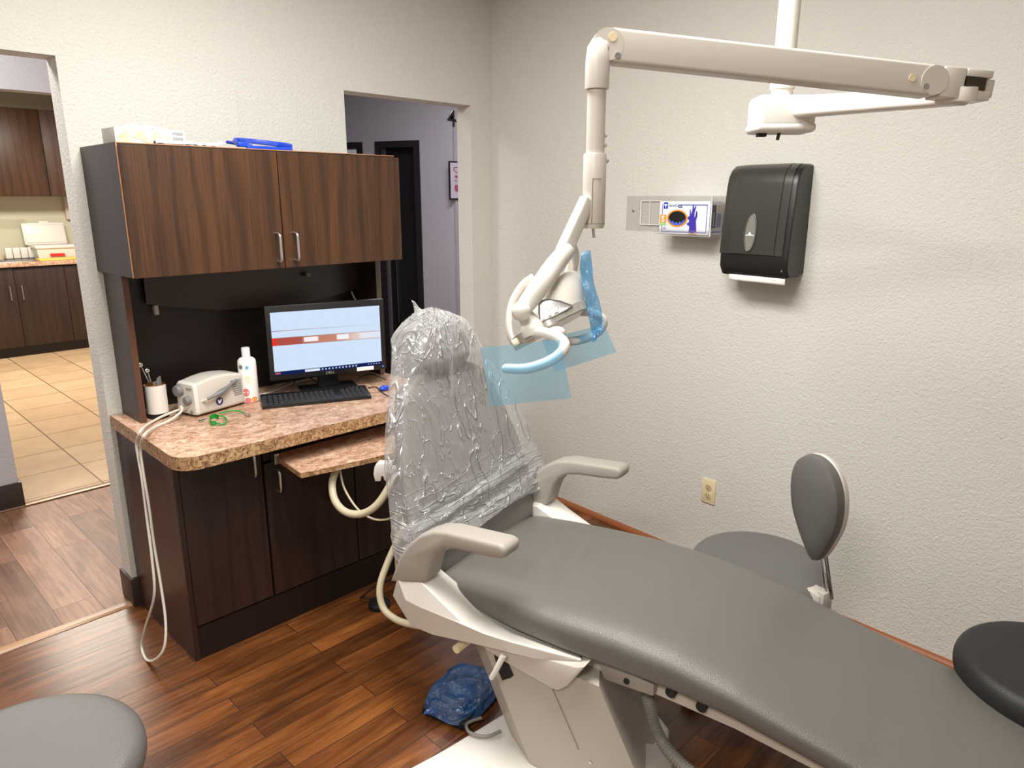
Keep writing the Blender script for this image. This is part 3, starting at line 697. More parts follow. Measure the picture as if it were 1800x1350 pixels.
MB().lathe([(.0155, 0), (.0155, .001)], 28, Matrix.Translation((.098, .0, .043)) @ Matrix.Rotation(R(90), 4, 'X')).build('round_badge', base('navy_print', (36, 44, 120), .5), t)
mb = MB(); bm_ = Matrix.Translation((.098, -.0016, .043))
mb.add([(-.009, 0, .006), (-.004, 0, .009), (-.002, 0, .003), (.002, 0, .002), (.005, 0, .009), (.010, 0, .005), (.006, 0, -.003), (0, 0, -.010), (-.006, 0, -.007)], [(0, 1, 2, 8), (2, 3, 7, 8), (3, 4, 5, 6), (3, 6, 7)], bm_)
mb.build('badge_mark', M_paper, t)
text('panel_lettering', 'Bobcat', .011, M_greyprint, basis((-.0045, .060, .112), (0, -1, 0), (-1, 0, 0)), t, .0002) if False else None
mb = MB(); mb.box((-.0052, .018, .109), (-.0042, .052, .112)); mb.box((-.0052, .022, .104), (-.0042, .05, .1055)); mb.box((-.0052, .06, .020), (-.0042, .09, .0215)); mb.build('panel_print', M_greyprint, t)
# handpiece + cable
mU = parent_matrix(t)
hp = [mU @ Vector(p) for p in ((.035, -.016, .068), (.06, -.018, .074), (.085, -.020, .080), (.115, -.018, .090), (.15, -.014, .104), (.175, -.012, .114))]
h = thing('scaler_handpiece', 'grey scaler handpiece resting against the scaler box with its long white hose', 'handpiece', tuple(hp[0]))
MB().tube(cr(hp, 6), [.0055+.006*math.exp(-((i-14)/5.5)**2) if i < 24 else .0055 for i in range(31)], 14).build('grip', M_greydk, h, True)
strand1 = [hp[0]]+[atz(px, py, CZ+zz) for px, py, zz in ((338, 712, .045), (310, 722, .024), (285, 732, .012), (262, 745, .010))]+[atx(px, py, X) for px, py, X in ((247, 758, .775), (240, 780, .768), (244, 810, .765), (249, 838, .762), (258, 909, .755), (267, 980, .740), (271, 1047, .725), (255, 1104, .708), (249, 1136, .700), (258, 1160, .690), (275, 1158, .694), (289, 1136, .715), (291, 1091, .735), (282, 1024, .748), (271, 958, .757), (262, 891, .763), (251, 824, .768), (247, 789, .770), (254, 764, .776))]+[atz(px, py, CZ+zz) for px, py, zz in ((275, 750, .010), (300, 738, .014), (318, 724, .03))]+[mU @ Vector((-.024, .066, .034))]
MB().tube(cr(strand1, 8), .0046, 10).build('hose', base('white_hose', (214, 208, 196), .45), h, True)
# bottle
bq = atz(440, 706, CZ)
t = thing('lotion_bottle', 'white lotion bottle with screw cap beside the scaler box', 'bottle', (bq.x, bq.y, CZ), R(40))
MB().lathe([(.031, 0), (.036, .004), (.036, .03), (.036, .165), (.034, .176), (.026, .184), (.016, .187), (.016, .19)], 40).build('body', base('bottle_white', (244, 238, 236), .35), t)
MB().lathe([(.0165, .187), (.0165, .222), (.015, .226), (.002, .227)], 32).build('cap', base('cap_white', (238, 236, 238), .4), t)
def patch(mb, R0, ang, z_, rw, rh, n=16, f=1.0):
    vs = [(R0*math.cos(R(ang)), R0*math.sin(R(ang)), z_)]
    for i in range(n):
        a = 2*math.pi*i/n; aa = R(ang)+math.cos(a)*rw/R0; vs.append((R0*math.cos(aa), R0*math.sin(aa), z_+math.sin(a)*rh))
    mb.add(vs, [(0, 1+i, 1+(i+1) % n) for i in range(n)])
tocam = math.degrees(math.atan2(-bq.y, -bq.x))-40
for nm, mt, items in (('blue_dot', M_skyp, ((-2, .150, .0075, .0075),)), ('grey_dot', M_greyprint, ((-42, .152, .009, .009),)), ('pink_fruit', M_pink, ((-20, .048, .013, .017), (-12, .016, .012, .011))), ('orange_fruit', M_orange, ((28, .018, .013, .009),)), ('cream_blossom', base('cream_print', (246, 226, 198), .6), ((0, .10, .013, .016),))):
    mb = MB()
    for a, z_, rw, rh in items: patch(mb, .0364, tocam+a, z_, rw, rh)
    mb.build(nm, mt, t)
mb = MB(); 
for i in range(24):
    a0 = R(tocam-55+110*i/24); a1 = R(tocam-55+110*(i+1)/24); r_ = .0365
    mb.add([(r_*math.cos(a0), r_*math.sin(a0), .004), (r_*math.cos(a1), r_*math.sin(a1), .004), (r_*math.cos(a1), r_*math.sin(a1), .009), (r_*math.cos(a0), r_*math.sin(a0), .009)], [(0, 1, 2, 3)])
mb.build('label_band', M_pink, t)
# instrument jar
jq = atz(277, 733, CZ)
t = thing('instrument_jar', 'amber glass jar wrapped in white paper holding mirrors by the hutch side', 'jar', (jq.x+.005, jq.y, CZ))
MB().lathe([(.034, .0), (.036, .004), (.036, .018), (.0365, .12), (.033, .13), (.033, .122), (.003, .02)], 36).build('glass', M_amber, t)
a0 = math.atan2(-jq.y, -jq.x); mb = MB(); nn = 26; vs = []
for i in range(nn): a = a0-R(118)+R(190)*i/(nn-1); vs += [(.0385*math.cos(a), .0385*math.sin(a), .020), (.0385*math.cos(a), .0385*math.sin(a), .128)]
mb.add(vs, [(2*i, 2*i+2, 2*i+3, 2*i+1) for i in range(nn-1)], smooth=True); mb.build('paper_wrap', M_white, t)
MB().lathe([(.037, .0), (.038, .018), (.036, .019)], 36).build('base_ring', M_rubber, t)
for k, (a, b, ln) in enumerate(((-.03, .01, .20), (-.012, .012, .17))):
    m2 = thing('dental_mirror', ('steel dental mirror leaning left out of the amber jar' if k == 0 else 'short steel probe standing upright in the amber jar'), 'dental instrument', (jq.x+.005, jq.y, CZ+.03))
    MB().tube([(0.01, 0, 0), (a*.6, b, ln*.55), (a*1.2, b*1.2, ln*.85)], [.0035, .0032, .002], 8).build('shaft', M_chrome, m2)
    MB().sph((a*1.25, b*1.2, ln*.88), .009, scale=(1, .35, 1)).build('head', M_chrome, m2)
tag(MB().box((-.002, -.016, 0), (.001, .018, .10), .0, Matrix.Translation((jq.x+.018, jq.y-.012, CZ+.055)) @ Matrix.Rotation(R(-38), 4, 'Z')).box((-.010, -.02, 0), (-.007, .012, .09), 0, Matrix.Translation((jq.x+.018, jq.y-.006, CZ+.05)) @ Matrix.Rotation(R(-50), 4, 'Z')).build('instrument_pouch', M_pouch), 'clear sterile pouch standing in the amber jar', 'pouch')
# bib cord
t = thing('bib_cord', 'green bib cord with metal clips lying before the scaler box', 'bib clip', tuple(atz(400, 735, CZ)))
g = [atz(px, py, CZ+zz) for px, py, zz in ((352, 739, .006), (362, 736, .006), (372, 734, .008), (385, 727, .012), (400, 723, .012), (415, 722, .01), (430, 726, .006))]
MB().tube(cr(g[3:], 6), .0028, 8).build('cord', M_green, t, True)
g2 = [atz(px, py, CZ+zz) for px, py, zz in ((380, 744, .008), (392, 746, .004), (398, 741, .004), (397, 735, .006), (388, 731, .01), (380, 733, .012))]
MB().tube(cr(g2, 6), .0028, 8).build('cord', M_green, t, True)
def ribbon(pts, hgt, th=.002):
    mb = MB(); vs = []
    for p in pts: vs += [p, p+Vector((0, 0, hgt))]
    P2 = [p+Vector((th, th, 0)) for p in vs]; n_ = len(pts)
    mb.add(vs+P2, [(2*i, 2*i+2, 2*i+3, 2*i+1) for i in range(n_-1)]+[(2*n_+2*i, 2*n_+2*i+1, 2*n_+2*i+3, 2*n_+2*i+2) for i in range(n_-1)]+[(2*i+1, 2*i+3, 2*n_+2*i+3, 2*n_+2*i+1) for i in range(n_-1)], smooth=True); return mb
ribbon(cr([atz(384, 737, CZ+.004), atz(376, 735, CZ+.004), atz(369, 740, CZ+.002), atz(371, 747, CZ+.002), atz(380, 748, CZ+.002)], 5), .017).build('strap', M_green, t, True)
for a, b in (((349, 741), (361, 736)), ((430, 727), (440, 731))):
    MB().tube([atz(*a, CZ+.005), atz((a[0]+b[0])/2, (a[1]+b[1])/2, CZ+.006), atz(*b, CZ+.005)], [.0035, .005, .003], 8).build('clip', M_chrome, t, True)

# on top of the cabinet
TZ = UZ1+.0085
q0 = aty(202, 250, 2.60)
t = thing('tissue_box', 'white tissue box with triangle pattern on the cabinet top', 'tissue box', (q0.x+.004, 2.605, TZ), R(2))
TW = .225
mb = MB(); mb.box((0, 0, 0), (TW, .11, .048), .0015); mb.build('carton', base('carton_white', (224, 220, 213), .6), t)
tris = [((0, 0), (.035, .046), (.05, 0)), ((.035, .046), (.05, .02), (.085, .046)), ((.085, .046), (.05, .02), (.11, .0)), ((.11, 0), (.085, .046), (.13, .046)), ((.13, .046), (.11, 0), (.155, .02)), ((.155, .02), (.13, .046), (.18, .046))]
for nm, mt, sel in (('cream_triangle', base('cream_tri', (206, 190, 160), .6), (0, 2, 4)), ('grey_triangle', base('grey_tri', (190, 188, 186), .6), (1, 3, 5))):
    mb = MB()
    for i in sel: mb.add([(x_*.95+.002, -.001, z_*.95+.001) for x_, z_ in tris[i]], [(0, 1, 2)])
    mb.build(nm, mt, t)
for tri_ in ([(.01, -.0015, .016), (.022, -.0015, .03), (.024, -.0015, .018)], [(.163, -.0015, .04), (.178, -.0015, .008), (.172, -.0015, .006)]): MB().add(tri_, [(0, 1, 2)]).build('gold_triangle', base('gold_tri', (226, 190, 120), .5), t)
MB().box((.183, -.0014, .003), (.218, -.0004, .042)).build('label_panel', base('grey_panel', (150, 150, 154), .6), t)
text('label_lettering', 'Kleenex', .0105, M_paper, basis((.184, -.0016, .026), (1, 0, 0), (0, -1, 0)), t, .0002, bold=.0003)
def crumple(nx, ny, fx, parent, name, mat, world=False, thick=0):
    vs = [fx(i/(nx-1), j/(ny-1)) for j in range(ny) for i in range(nx)]
    fs = [(j*nx+i, j*nx+i+1, (j+1)*nx+i+1, (j+1)*nx+i) for j in range(ny-1) for i in range(nx-1)]
    o = MB().add(vs, fs, smooth=True).build(name, mat, parent, world)
    if thick:
        sd = o.modifiers.new('thickness', 'SOLIDIFY'); sd.thickness = thick
    return o
crumple(26, 10, lambda u, v: (.03+u*.16, .02+v*.06, .048+.016*math.sin(math.pi*v)*math.sin(math.pi*u)**.5+.008*noise.noise(Vector((u*9, v*5, 1)))), t, 'tissue', M_paper, thick=.001)
q0 = aty(268, 251, 2.61); q1 = aty(387, 259, 2.61)
crumple(24, 8, lambda u, v: (q0.x+u*(q1.x-q0.x), 2.578+v*.025, TZ+.002+.010*math.sin(math.pi*v)+.006*abs(noise.noise(Vector((u*8, v*4, 3))))+(.006 if u > .93 else 0)), None, 'paper_pouch', base('pouch_paper', (228, 236, 244), .6), thick=.001)
tag(bpy.data.objects['paper_pouch'], 'crumpled pale blue paper pouch in front of the tissue box', 'pouch')
# face shield frame
q0 = aty(414, 252, 2.62); q1 = aty(513, 267, 2.60)
t = thing('face_shield', 'blue framed face shield with clear upright visor on the cabinet top', 'face shield', (q0.x, 2.60, TZ))
L = q1.x-q0.x
path = [(L*(.5-.5*math.cos(a)), .12*math.sin(a)-.0, .016+.026*math.sin(a)**.8*(1-.45*i_/20)) for i_, a in [(i, math.pi*i/20) for i in range(21)]]
mb = MB(); mb.tube(path, .0042, 8, flat=2.2, upv=(0, 0, 1))
mb.box((.03, -.008, .0), (L, .006, .012), .002); mb.box((.0, -.004, .006), (.04, .02, .022), .003)
mb.tube([(.05, .0, .01), (.025, .14, .03)], .006, 8); mb.build('frame', M_bluepl, t)
vis = []
mb = MB(); nn = 14; rows = []
for j in range(8):
    v = j/7
    rows.append([(L*.5-.075+.15*i/(nn-1)*(1), .05+.045*math.sin(math.pi*i/(nn-1)), .02+v*(.155+(.035*abs(2*i/(nn-1)-1)**2))) for i in range(nn)])
mb.loft(rows, False, False); mb.build('visor', M_visor, t)

# =================================================================== RIGHT WALL
# outlet & switch plates
def plate(name, label, cat, y_, z_, w_=.072, h_=.118, kind='outlet'):
    t = wallthing(name, label, cat, (XB, y_, z_))
    MB().box((-.006, -w_/2, -h_/2), (-.0005, w_/2, h_/2), .002).build('cover_plate', M_cream, t)
    if kind == 'outlet':
        for dz in (-.021, .021):
            f = MB().lathe([(.0165, 0), (.0165, .0025), (.015, .003)], 24, Matrix.Translation((-.006, 0, dz)) @ Matrix.Rotation(R(-90), 4, 'Y')).build('receptacle', base('ivory_dark', (214, 194, 150), .4), t)
            mb = MB(); mb.box((-.0096, -.0075, dz), (-.0088, -.0050, dz+.009)); mb.box((-.0096, .005, dz), (-.0088, .0075, dz+.009)); mb.box((-.0096, -.0025, dz-.009), (-.0088, .0025, dz-.005)); mb.build('slots', M_darkslot, f)
        MB().sph((-.0065, 0, 0), .003, n=10).build('screw', M_steel, t)
    else: MB().box((-.012, -.005, -.011), (-.005, .005, .011), .001).build('toggle', M_cream, t)
    return t
plate('power_outlet', 'ivory duplex outlet low on the right wall', 'outlet', 1.519, .308)
plate('light_switch', 'ivory switch plate behind the dental lamp', 'switch', 2.685, 1.145, kind='switch')
# acrylic holder
t = wallthing('glove_box_holder', 'clear acrylic triple glove box holder screwed to the right wall', 'holder', (XB, 1.52, 1.47))
mb = MB(); mb.box((-.005, -.045, .003), (-.001, .36, .16)); mb.box((-.005, .36, .003), (-.001, .47, .16)); mb.box((-.005, .47, .003), (-.001, .545, .16)); mb.build('back_plate', M_acryl, t)
mb = MB(); mb.box((-.0075, .345, .03), (-.0055, .352, .14)); mb.box((-.0075, .352, .03), (-.0055, .46, .034)); mb.box((-.0075, .352, .136), (-.0055, .46, .14)); mb.box((-.0075, .456, .034), (-.0055, .462, .136)); mb.box((-.0075, .405, .034), (-.0055, .408, .136)); mb.build('window_rim', base('acrylic_edge', (232, 230, 224), .15), t)
mb = MB(); mb.box((-.115, .012, -.004), (-.005, .275, -.001)); mb.build('bottom', M_acryl, t)
mb = MB(); mb.box((-.118, .010, -.004), (-.115, .275, .02)); mb.box((-.115, .009, -.004), (-.005, .012, .155)); mb.build('lip', M_acryl, t)
mb = MB(); mb.box((-.1185, .0085, -.004), (-.1145, .0125, .155)); mb.box((-.118, .009, -.0055), (-.005, .012, -.004)); mb.box((-.118, .009, -.0055), (-.1145, .275, -.004)); mb.build('lip_edge', MATS['acrylic_edge'], t)
for dy, dz in ((.505, .095),): MB().sph((-.006, dy, dz), .006, n=12, scale=(.5, 1, 1)).build('screw', M_steel, t)
# glove box
gx = 2.738; gy0, gy1 = 1.540, 1.790; gz0 = 1.471; gh = .136
t = wallthing('glove_box', 'white and blue box of violet gloves in the clear wall holder', 'glove box', (gx, gy1, gz0), R(-90))
# local: x to the right along the wall (world -y), y away into wall (+x), z up
GW = gy1-gy0
MB().box((0, 0, 0), (GW, .095, gh), .0012).build('carton', base('carton_bluewhite', (236, 238, 246), .5), t)
def flat(name, mt, rects, y_=-.0008, bev=0):
    mb = MB()
    for a, b, c_, d in rects: mb.box((a, y_-.0004, b), (c_, y_+.0006, d))
    return mb.build(name, mt, t)
flat('border_print', M_periw, ((.012, .008, .015, gh-.012), (.012, .008, GW-.012, .0115), (GW-.015, .008, GW-.012, gh-.012), (.115, gh-.0165, GW-.012, gh-.012)))
flat('logo_square', base('cobalt_print', (28, 56, 190), .5), ((.020, gh-.030, .041, gh-.004),), -.0013)
mb = MB()
for dx in (-1, 1): mb.add([(.0305, -.0020, gh-.010), (.0305+dx*.008, -.0020, gh-.013), (.0305+dx*.0085, -.0020, gh-.017), (.0305+dx*.003, -.0020, gh-.0165), (.0305+dx*.0012, -.0020, gh-.0275), (.0305, -.0020, gh-.0275)], [(0, 1, 2, 3), (0, 3, 4, 5)])
mb.build('logo_mark', M_paper, t)
tm = lambda x_, z_, y_=-.0014: basis((x_, y_, z_), (1, 0, 0), (0, -1, 0))
text('brand_lettering', 'SensiCare', .0165, base('ink_grey', (96, 92, 108), .5), tm(.045, gh-.022), t, .0002)
flat('badge', M_blue, ((.096, gh-.026, .114, gh-.013),), -.0013); text('badge_lettering', 'Silk', .010, M_paper, tm(.0985, gh-.0235, -.0022), t, .0002)
flat('size_square', M_orange, ((.004, .047, .036, .080),), -.0013); text('size_lettering', 'S', .036, M_paper, tm(.0115, .051, -.0022), t, .0002, bold=.001)
flat('size_strip', M_lime, ((.003, .036, .035, .047),), -.0013); text('size_word', 'SMALL', .007, M_paper, tm(.008, .039, -.0022), t, .0002)
text('count_lettering', '250', .012, MATS['ink_grey'], tm(.018, .018), t, .0002)
def ell(cx, cz, a, b, y_, n=36, inner=None):
    mb = MB(); o_ = [(cx+a*math.cos(2*math.pi*i/n), y_, cz+b*math.sin(2*math.pi*i/n)) for i in range(n)]
    if inner: i_ = [(cx+inner*a*math.cos(2*math.pi*i/n), y_, cz+inner*b*.97*math.sin(2*math.pi*i/n)) for i in range(n)]; mb.add(o_+i_, [(i, (i+1) % n, n+(i+1) % n, n+i) for i in range(n)])
    else: mb.add(o_, [list(range(n))])
    return mb
ell(.092, .066, .052, .036, -.0016, inner=.86).build('oval_rim', M_orange, t)
ell(.092, .066, .0447, .0300, -.0012).build('oval_opening', M_black, t)
mb = MB(); nn = 18
pts = [(.092+.043*math.cos(a), -.0020, .066+.029*math.sin(a)) for a in [math.pi+R(12)+(math.pi-R(6))*i/nn for i in range(nn+1)]]
top_ = [(pts[0][0]+(pts[-1][0]-pts[0][0])*i/nn, -.0020, .060-.012*math.sin(math.pi*i/nn)+.004*math.sin(i*1.7)) for i in range(nn+1)]
mb.add(pts+top_, [(i, i+1, nn+2+i, nn+1+i) for i in range(nn)]); mb.build('inner_glove', base('periwinkle_glove', (90, 110, 215), .4), t)
# printed hand picture
mb = MB()
hand = [(.148, .0), (.186, .0), (.182, .035), (.180, .052), (.186, .072), (.184, .092), (.180, .092), (.176, .070), (.172, .064), (.171, .085), (.178, .108), (.174, .113), (.168, .098), (.166, .118), (.161, .118), (.160, .092), (.155, .076), (.152, .098), (.148, .098), (.148, .070), (.138, .066), (.140, .060), (.148, .052), (.146, .045), (.136, .040), (.140, .033), (.150, .030)]
mb.add([(x_+.006, -.0024, z_+.006) for x_, z_ in hand], [list(range(len(hand)))]); mb.build('glove_picture', M_violet, t)
mb = MB(); mb.add([(.152, -.0026, .002), (.194, -.0026, .002), (.190, -.0026, .012), (.168, -.0026, .004), (.160, -.0026, .011)], [(0, 1, 2, 3, 4)]); mb.build('wrist_picture', base('skin_print', (226, 170, 140), .6), t)
mb = MB(); mb.box((GW+.0003, .012, .030), (GW+.0012, .045, .122)); mb.build('side_print', base('navy_side', (46, 46, 110), .5), t)
mb = MB(); mb.box((GW+.0003, .052, .030), (GW+.0012, .085, .088)); mb.build('side_print', base('slate_print', (128, 132, 160), .5), t)
mb = MB(); mb.box((GW+.0003, .055, .092), (GW+.0012, .085, .122)); mb.build('side_print', base('peach_print', (232, 190, 150), .5), t)
mb = MB(); mb.box((GW+.0003, .008, .010), (GW+.0012, .09, .014)); mb.build('side_print', M_blue, t)
text('side_lettering', 'SensiCare', .014, M_paper, basis((GW+.0014, .032, .036), (0, 0, 1), (1, 0, 0)), t, .0002)

# towel dispenser: profile in (depth from wall, z)
DY0, DY1 = 1.175, 1.468
t = wallthing('paper_towel_dispenser', 'smoked dark plastic paper towel dispenser on the right wall', 'towel dispenser', (XB, DY1, 1.32), R(-90))
DW = DY1-DY0   # local x right, y=0 at wall plane, -y towards room
def dring(x_, infl=0, prof=None):
    return [(x_, -d, z_) for d, z_ in prof]
bodyp = [(0, .01), (.0, .426), (.03, .426), (.062, .421), (.088, .405), (.104, .380), (.112, .35), (.128, .20), (.137, .085), (.137, .03), (.118, .0), (.04, .0)]
def shr(p, k, cx=.06, cz=.2): return [(max(0, cx+(d-cx)*k) if d > 0 else 0, cz+(z_-cz)*(1-(1-k)*.35)) for d, z_ in p]
rings = [dring(-.0, 0, shr(bodyp, .90)), dring(.006, 0, shr(bodyp, .97)), dring(.016, 0, bodyp)]+[dring(DW*f, 0, bodyp) for f in (.3, .5, .7)]+[dring(DW-.016, 0, bodyp), dring(DW-.006, 0, shr(bodyp, .97)), dring(DW, 0, shr(bodyp, .90))]
MB().loft(rings).build('housing', M_smokedk, t)
covp = [(.03, .428), (.064, .4235), (.091, .407), (.107, .382), (.115, .35), (.131, .20), (.1395, .098), (.1395, .085)]
mb = MB()
rr = []
for x_, k in ((-.002, -.004), (.004, 0), (.04, .0008), (.041, .003), (DW*.5, .0035), (DW-.056, .003), (DW-.055, .0008), (DW-.022, 0)): rr.append([(x_, -(d+k), z_+k*.5) for d, z_ in covp])
mb.loft(rr, False, False); mb.build('front_cover', M_smoke, t)
for x_ in (.0405, DW-.0555):
    MB().tube([(x_, -(d+.003), z_) for d, z_ in covp[1:7]], .0012, 6).build('cover_rib', M_smokedk, t)
mb = MB(); MB
wy = -.1395
ov = lambda a, b, y_, n=28, inner=None: None
def tilt(z_): return -(.131+(.1395-.131)*(.20-z_)/.102 if z_ < .2 else .115+(.131-.115)*(.35-z_)/.15)
mb = MB(); n = 32; cx, cz = DW*.445, .170; A_, B_ = .024, .072
o_ = [(cx+A_*math.cos(2*math.pi*i/n), tilt(cz+B_*math.sin(2*math.pi*i/n))-.0055, cz+B_*math.sin(2*math.pi*i/n)) for i in range(n)]
MB().tube(o_+[o_[0]], .0035, 8, caps=False).build('window_rim', base('rim_dark', (70, 70, 68), .3), t)
mb = MB(); mb.add([(x_, y_-.0008, z_) for x_, y_, z_ in o_], [list(range(n))]); wnd = mb.build('sight_window', base('window_grey', (128, 126, 118), .2), t)
mb = MB(); yv = tilt(cz-.02)-.0075; mb.box((cx-.018, yv, cz-.012), (cx+.018, yv+.001, cz-.009)); mb.add([(cx-.009, yv-.0005, cz-.009), (cx+.009, yv-.0005, cz-.009), (cx, yv-.0005, cz+.003)], [(0, 1, 2)]); mb.build('arrow_mark', M_paper, wnd)
mb = MB(); mb.box((cx-.016, yv-.001, cz-.06), (cx+.014, yv+.001, cz-.046)); mb.build('stacked_towels', base('towel_grey', (176, 172, 160), .5), wnd)
for fx in (.28, .74): MB().box((DW*fx-.012, -.1425, .092), (DW*fx+.012, -.1365, .102), .002).build('latch_tab', M_rubber, t)
MB().lathe([(.004, 0), (.003, .002)], 12, Matrix.Translation((DW-.02, -.136, .03)) @ Matrix.Rotation(R(90), 4, 'X')).build('key_lock', M_steel, t)
pt = tag(crumple(10, 4, lambda u, v: tuple(wq(XB-.125+.004*math.sin(u*3), DY1-.035-u*.235, 1.322-.024*v-.004*u)[0]), None, 'paper_towel', M_paper, thick=.003), 'white paper towel hanging out of the dispenser', 'paper towel')

# =================================================================== DENTAL LAMP (ceiling mounted)
PX, PY = 1.785, .838
t = thing('dental_lamp', 'white ceiling mounted dental lamp with long jointed arm', 'dental lamp', (PX, PY, CEIL))
MB().lathe([(.025, 1.86), (.025, CEIL)], 32, Matrix.Translation((PX, PY, 0))).build('pole', M_white, t, True)
MB().lathe([(.0285, 1.875), (.0285, 1.955), (.026, 1.957)], 32, Matrix.Translation((PX, PY, 0))).sph((PX-.019, PY-.019, 1.915), .004, n=10).build('collar', M_white, t, True)
MB().lathe([(.09, CEIL-.03), (.11, CEIL-.005), (.11, CEIL-.001)], 32, Matrix.Translation((PX, PY, 0))).build('ceiling_plate', M_white, t, True)
hc = Vector((PX, PY, 0)); hm = basis((PX, PY, 1.825), RT, Z)
MB().box((-.068, -.046, -.045), (.074, .046, .034), .016, hm, seg=4).box((-.070, -.048, -.052), (.076, .048, -.028), .012, hm, seg=3).build('hub', M_white, t, True)
MB().box((-.055, -.02, -.06), (-.035, .0, -.05), 0, hm).cyl(hm @ Vector((-.005, -.02, -.05)), hm @ Vector((-.008, -.02, -.068)), .004).build('switch', M_rubber, t, True)
# rigid arm towards the viewer
e0 = hm @ Vector((.02, 0, .008)); e1 = at(1690, 168, 1.34)
def taper_arm(p0, p1, h0, h1, w0, w1, rk=.28, name='arm', mat=M_white, off0=0, off1=0):
    d = (p1-p0); x = d.normalized(); zz = (Z-x*Z.dot(x)).normalized(); yy = zz.cross(x)
    def rg(p, h, w_):
        out = []; r = min(h, w_)*rk
        for cy, cz, a0 in ((w_/2-r, h/2-r, 0), (-w_/2+r, h/2-r, 90), (-w_/2+r, -h/2+r, 180), (w_/2-r, -h/2+r, 270)):
            for k in range(5): a = R(a0+90*k/4); out.append(p+yy*(cy+r*math.cos(a))+zz*(cz+r*math.sin(a)))
        return out
    n_ = 6
    return MB().loft([rg(p0.lerp(p1, i/n_), h0+(h1-h0)*i/n_, w0+(w1-w0)*i/n_) for i in range(n_+1)])
taper_arm(e0, e1, .05, .034, .05, .045).build('lower_arm', M_white, t, True, 60)
MB().lathe([(.026, -.012), (.028, -.006), (.028, .012)], 24, Matrix.Translation(e1)).build('pivot', M_white, t, True)
# spring arm
s0 = at(1066, 82, 1.30); s1 = at(1700, 147, 1.34)
sa = at(1095, 84, 1.30); sb_ = at(1625, 144, 1.335)
armd = (s1-s0).normalized()
taper_arm(s0, sb_, .057, .054, .05, .048, rk=.12).build('spring_arm', M_lite, t, True, 60)
az_ = (Z-armd*Z.dot(armd)).normalized(); ay = az_.cross(armd)
sgn = 1 if ay.dot(-FW) > 0 else -1
fy = ay*sgn   # towards the viewer
mtA = Matrix((armd, fy, az_)).transposed().to_4x4()
def disc_on(p, r, th, mat=None, name='cap'):
    return MB().cyl(p, p+fy*th, r, r*.96, 28)
disc_on(s0-fy*.0255, .0285, .051).build('end_joint', M_lite, t, True)
k1 = s0+armd*.018+fy*.025-az_*.018; disc_on(k1, .0055, .003).build('screw', M_steel, t, True)
k2 = s0+armd*.006+fy*.0255+az_*.012; disc_on(k2, .008, .0012).build('screw_cover', M_cream, t, True)
jb = sb_; disc_on(jb+armd*.005-fy*.024, .0265, .05).build('end_joint', M_lite, t, True)
disc_on(jb-armd*.01+fy*.024-az_*.012, .0055, .003).build('screw', M_steel, t, True)
disc_on(jb-armd*.038+fy*.0245, .007, .0012).build('screw_cover', M_cream, t, True)
mE = mtA.copy(); mE.translation = jb
MB().box((.02, -.025, -.027), (.062, .025, .026), .003, mE).box((.062, -.026, -.026), (.115, .026, -.008), .003, mE).box((.062, -.026, .012), (.112, .026, .026), .003, mE).box((.098, -.026, -.02), (.122, .020, .012), .003, mE).build('elbow_bracket', M_lite, t, True)
MB().box((.064, -.015, -.01), (.10, .027, .011), 0, mE).build('cable_slot', base('dark_brass', (70, 62, 50), .4, .6), t, True)
MB().lathe([(.02, -.02), (.022, 0)], 20, Matrix.Translation(e1+Vector((0, 0, .014)))).build('pivot_collar', M_lite, t, True)
# downtube
VX, VY = 1.103, .868
def zat(py): # height on the downtube axis for an image row
    r = ray(1050, py); k = math.hypot(VX, VY)/math.hypot(r.x, r.y); return CH+r.z*k
mV = Matrix.Translation((VX, VY, 0))
zk0, zk1, zk2, zk3 = zat(157), zat(95), zat(270), zat(401)
MB().lathe([(.0215, zk0), (.022, zk0+.003), (.022, zk1-.012), (.019, zk1+.012), (.010, zk1+.026)], 32, mV).build('knuckle', M_lite, t, True)
kc = Vector((VX, VY, zk1+.006)); MB().tube([kc, kc.lerp(s0, .5), s0], [.019, .021, .022], 20).build('knuckle_fork', M_lite, t, True)
MB().lathe([(.0172, zk2), (.0172, zk0+.01)], 32, mV).build('downtube', M_lite, t, True)
MB().lathe([(.0195, zk3), (.0215, zk3+.006), (.0215, zk2-.003), (.0205, zk2)], 32, mV).build('lower_sleeve', M_lite, t, True)
fr = (RT*.95).normalized(); fc = -Vector((FW.x, FW.y, 0)).normalized()
for dz in (.015, .032): MB().sph(Vector((VX, VY, zk2+dz))+fr*.018, .004, n=10).build('button', M_lite, t, True)
MB().sph(Vector((VX, VY, zk2-.012))+fr*.021, .0055, n=10).build('release_knob', M_lite, t, True)
mS = basis((VX, VY, 0), RT, Z)
mb = MB(); yy = -.0222 if (mS.to_3x3() @ Vector((0, -1, 0))).dot(FW) < 0 else .0222
mb.box((-.006, min(yy, yy*.9), zk3+.010), (-.0052, max(yy, yy*.9), zk2-.045), 0, mS); mb.box((-.006, min(yy, yy*.9), zk2-.0455), (.010, max(yy, yy*.9), zk2-.0447), 0, mS); mb.build('cover_seam', M_greydk, t, True)
MB().lathe([(.0217, zk3+.008), (.0217, zk3+.009)], 32, mV).build('sleeve_seam', M_greydk, t, True)
MB().tube([(VX, VY, zk3), Vector((VX, VY, zk3-.018))+fr*.002], .003, 10).build('toggle_switch', M_steel, t, True)
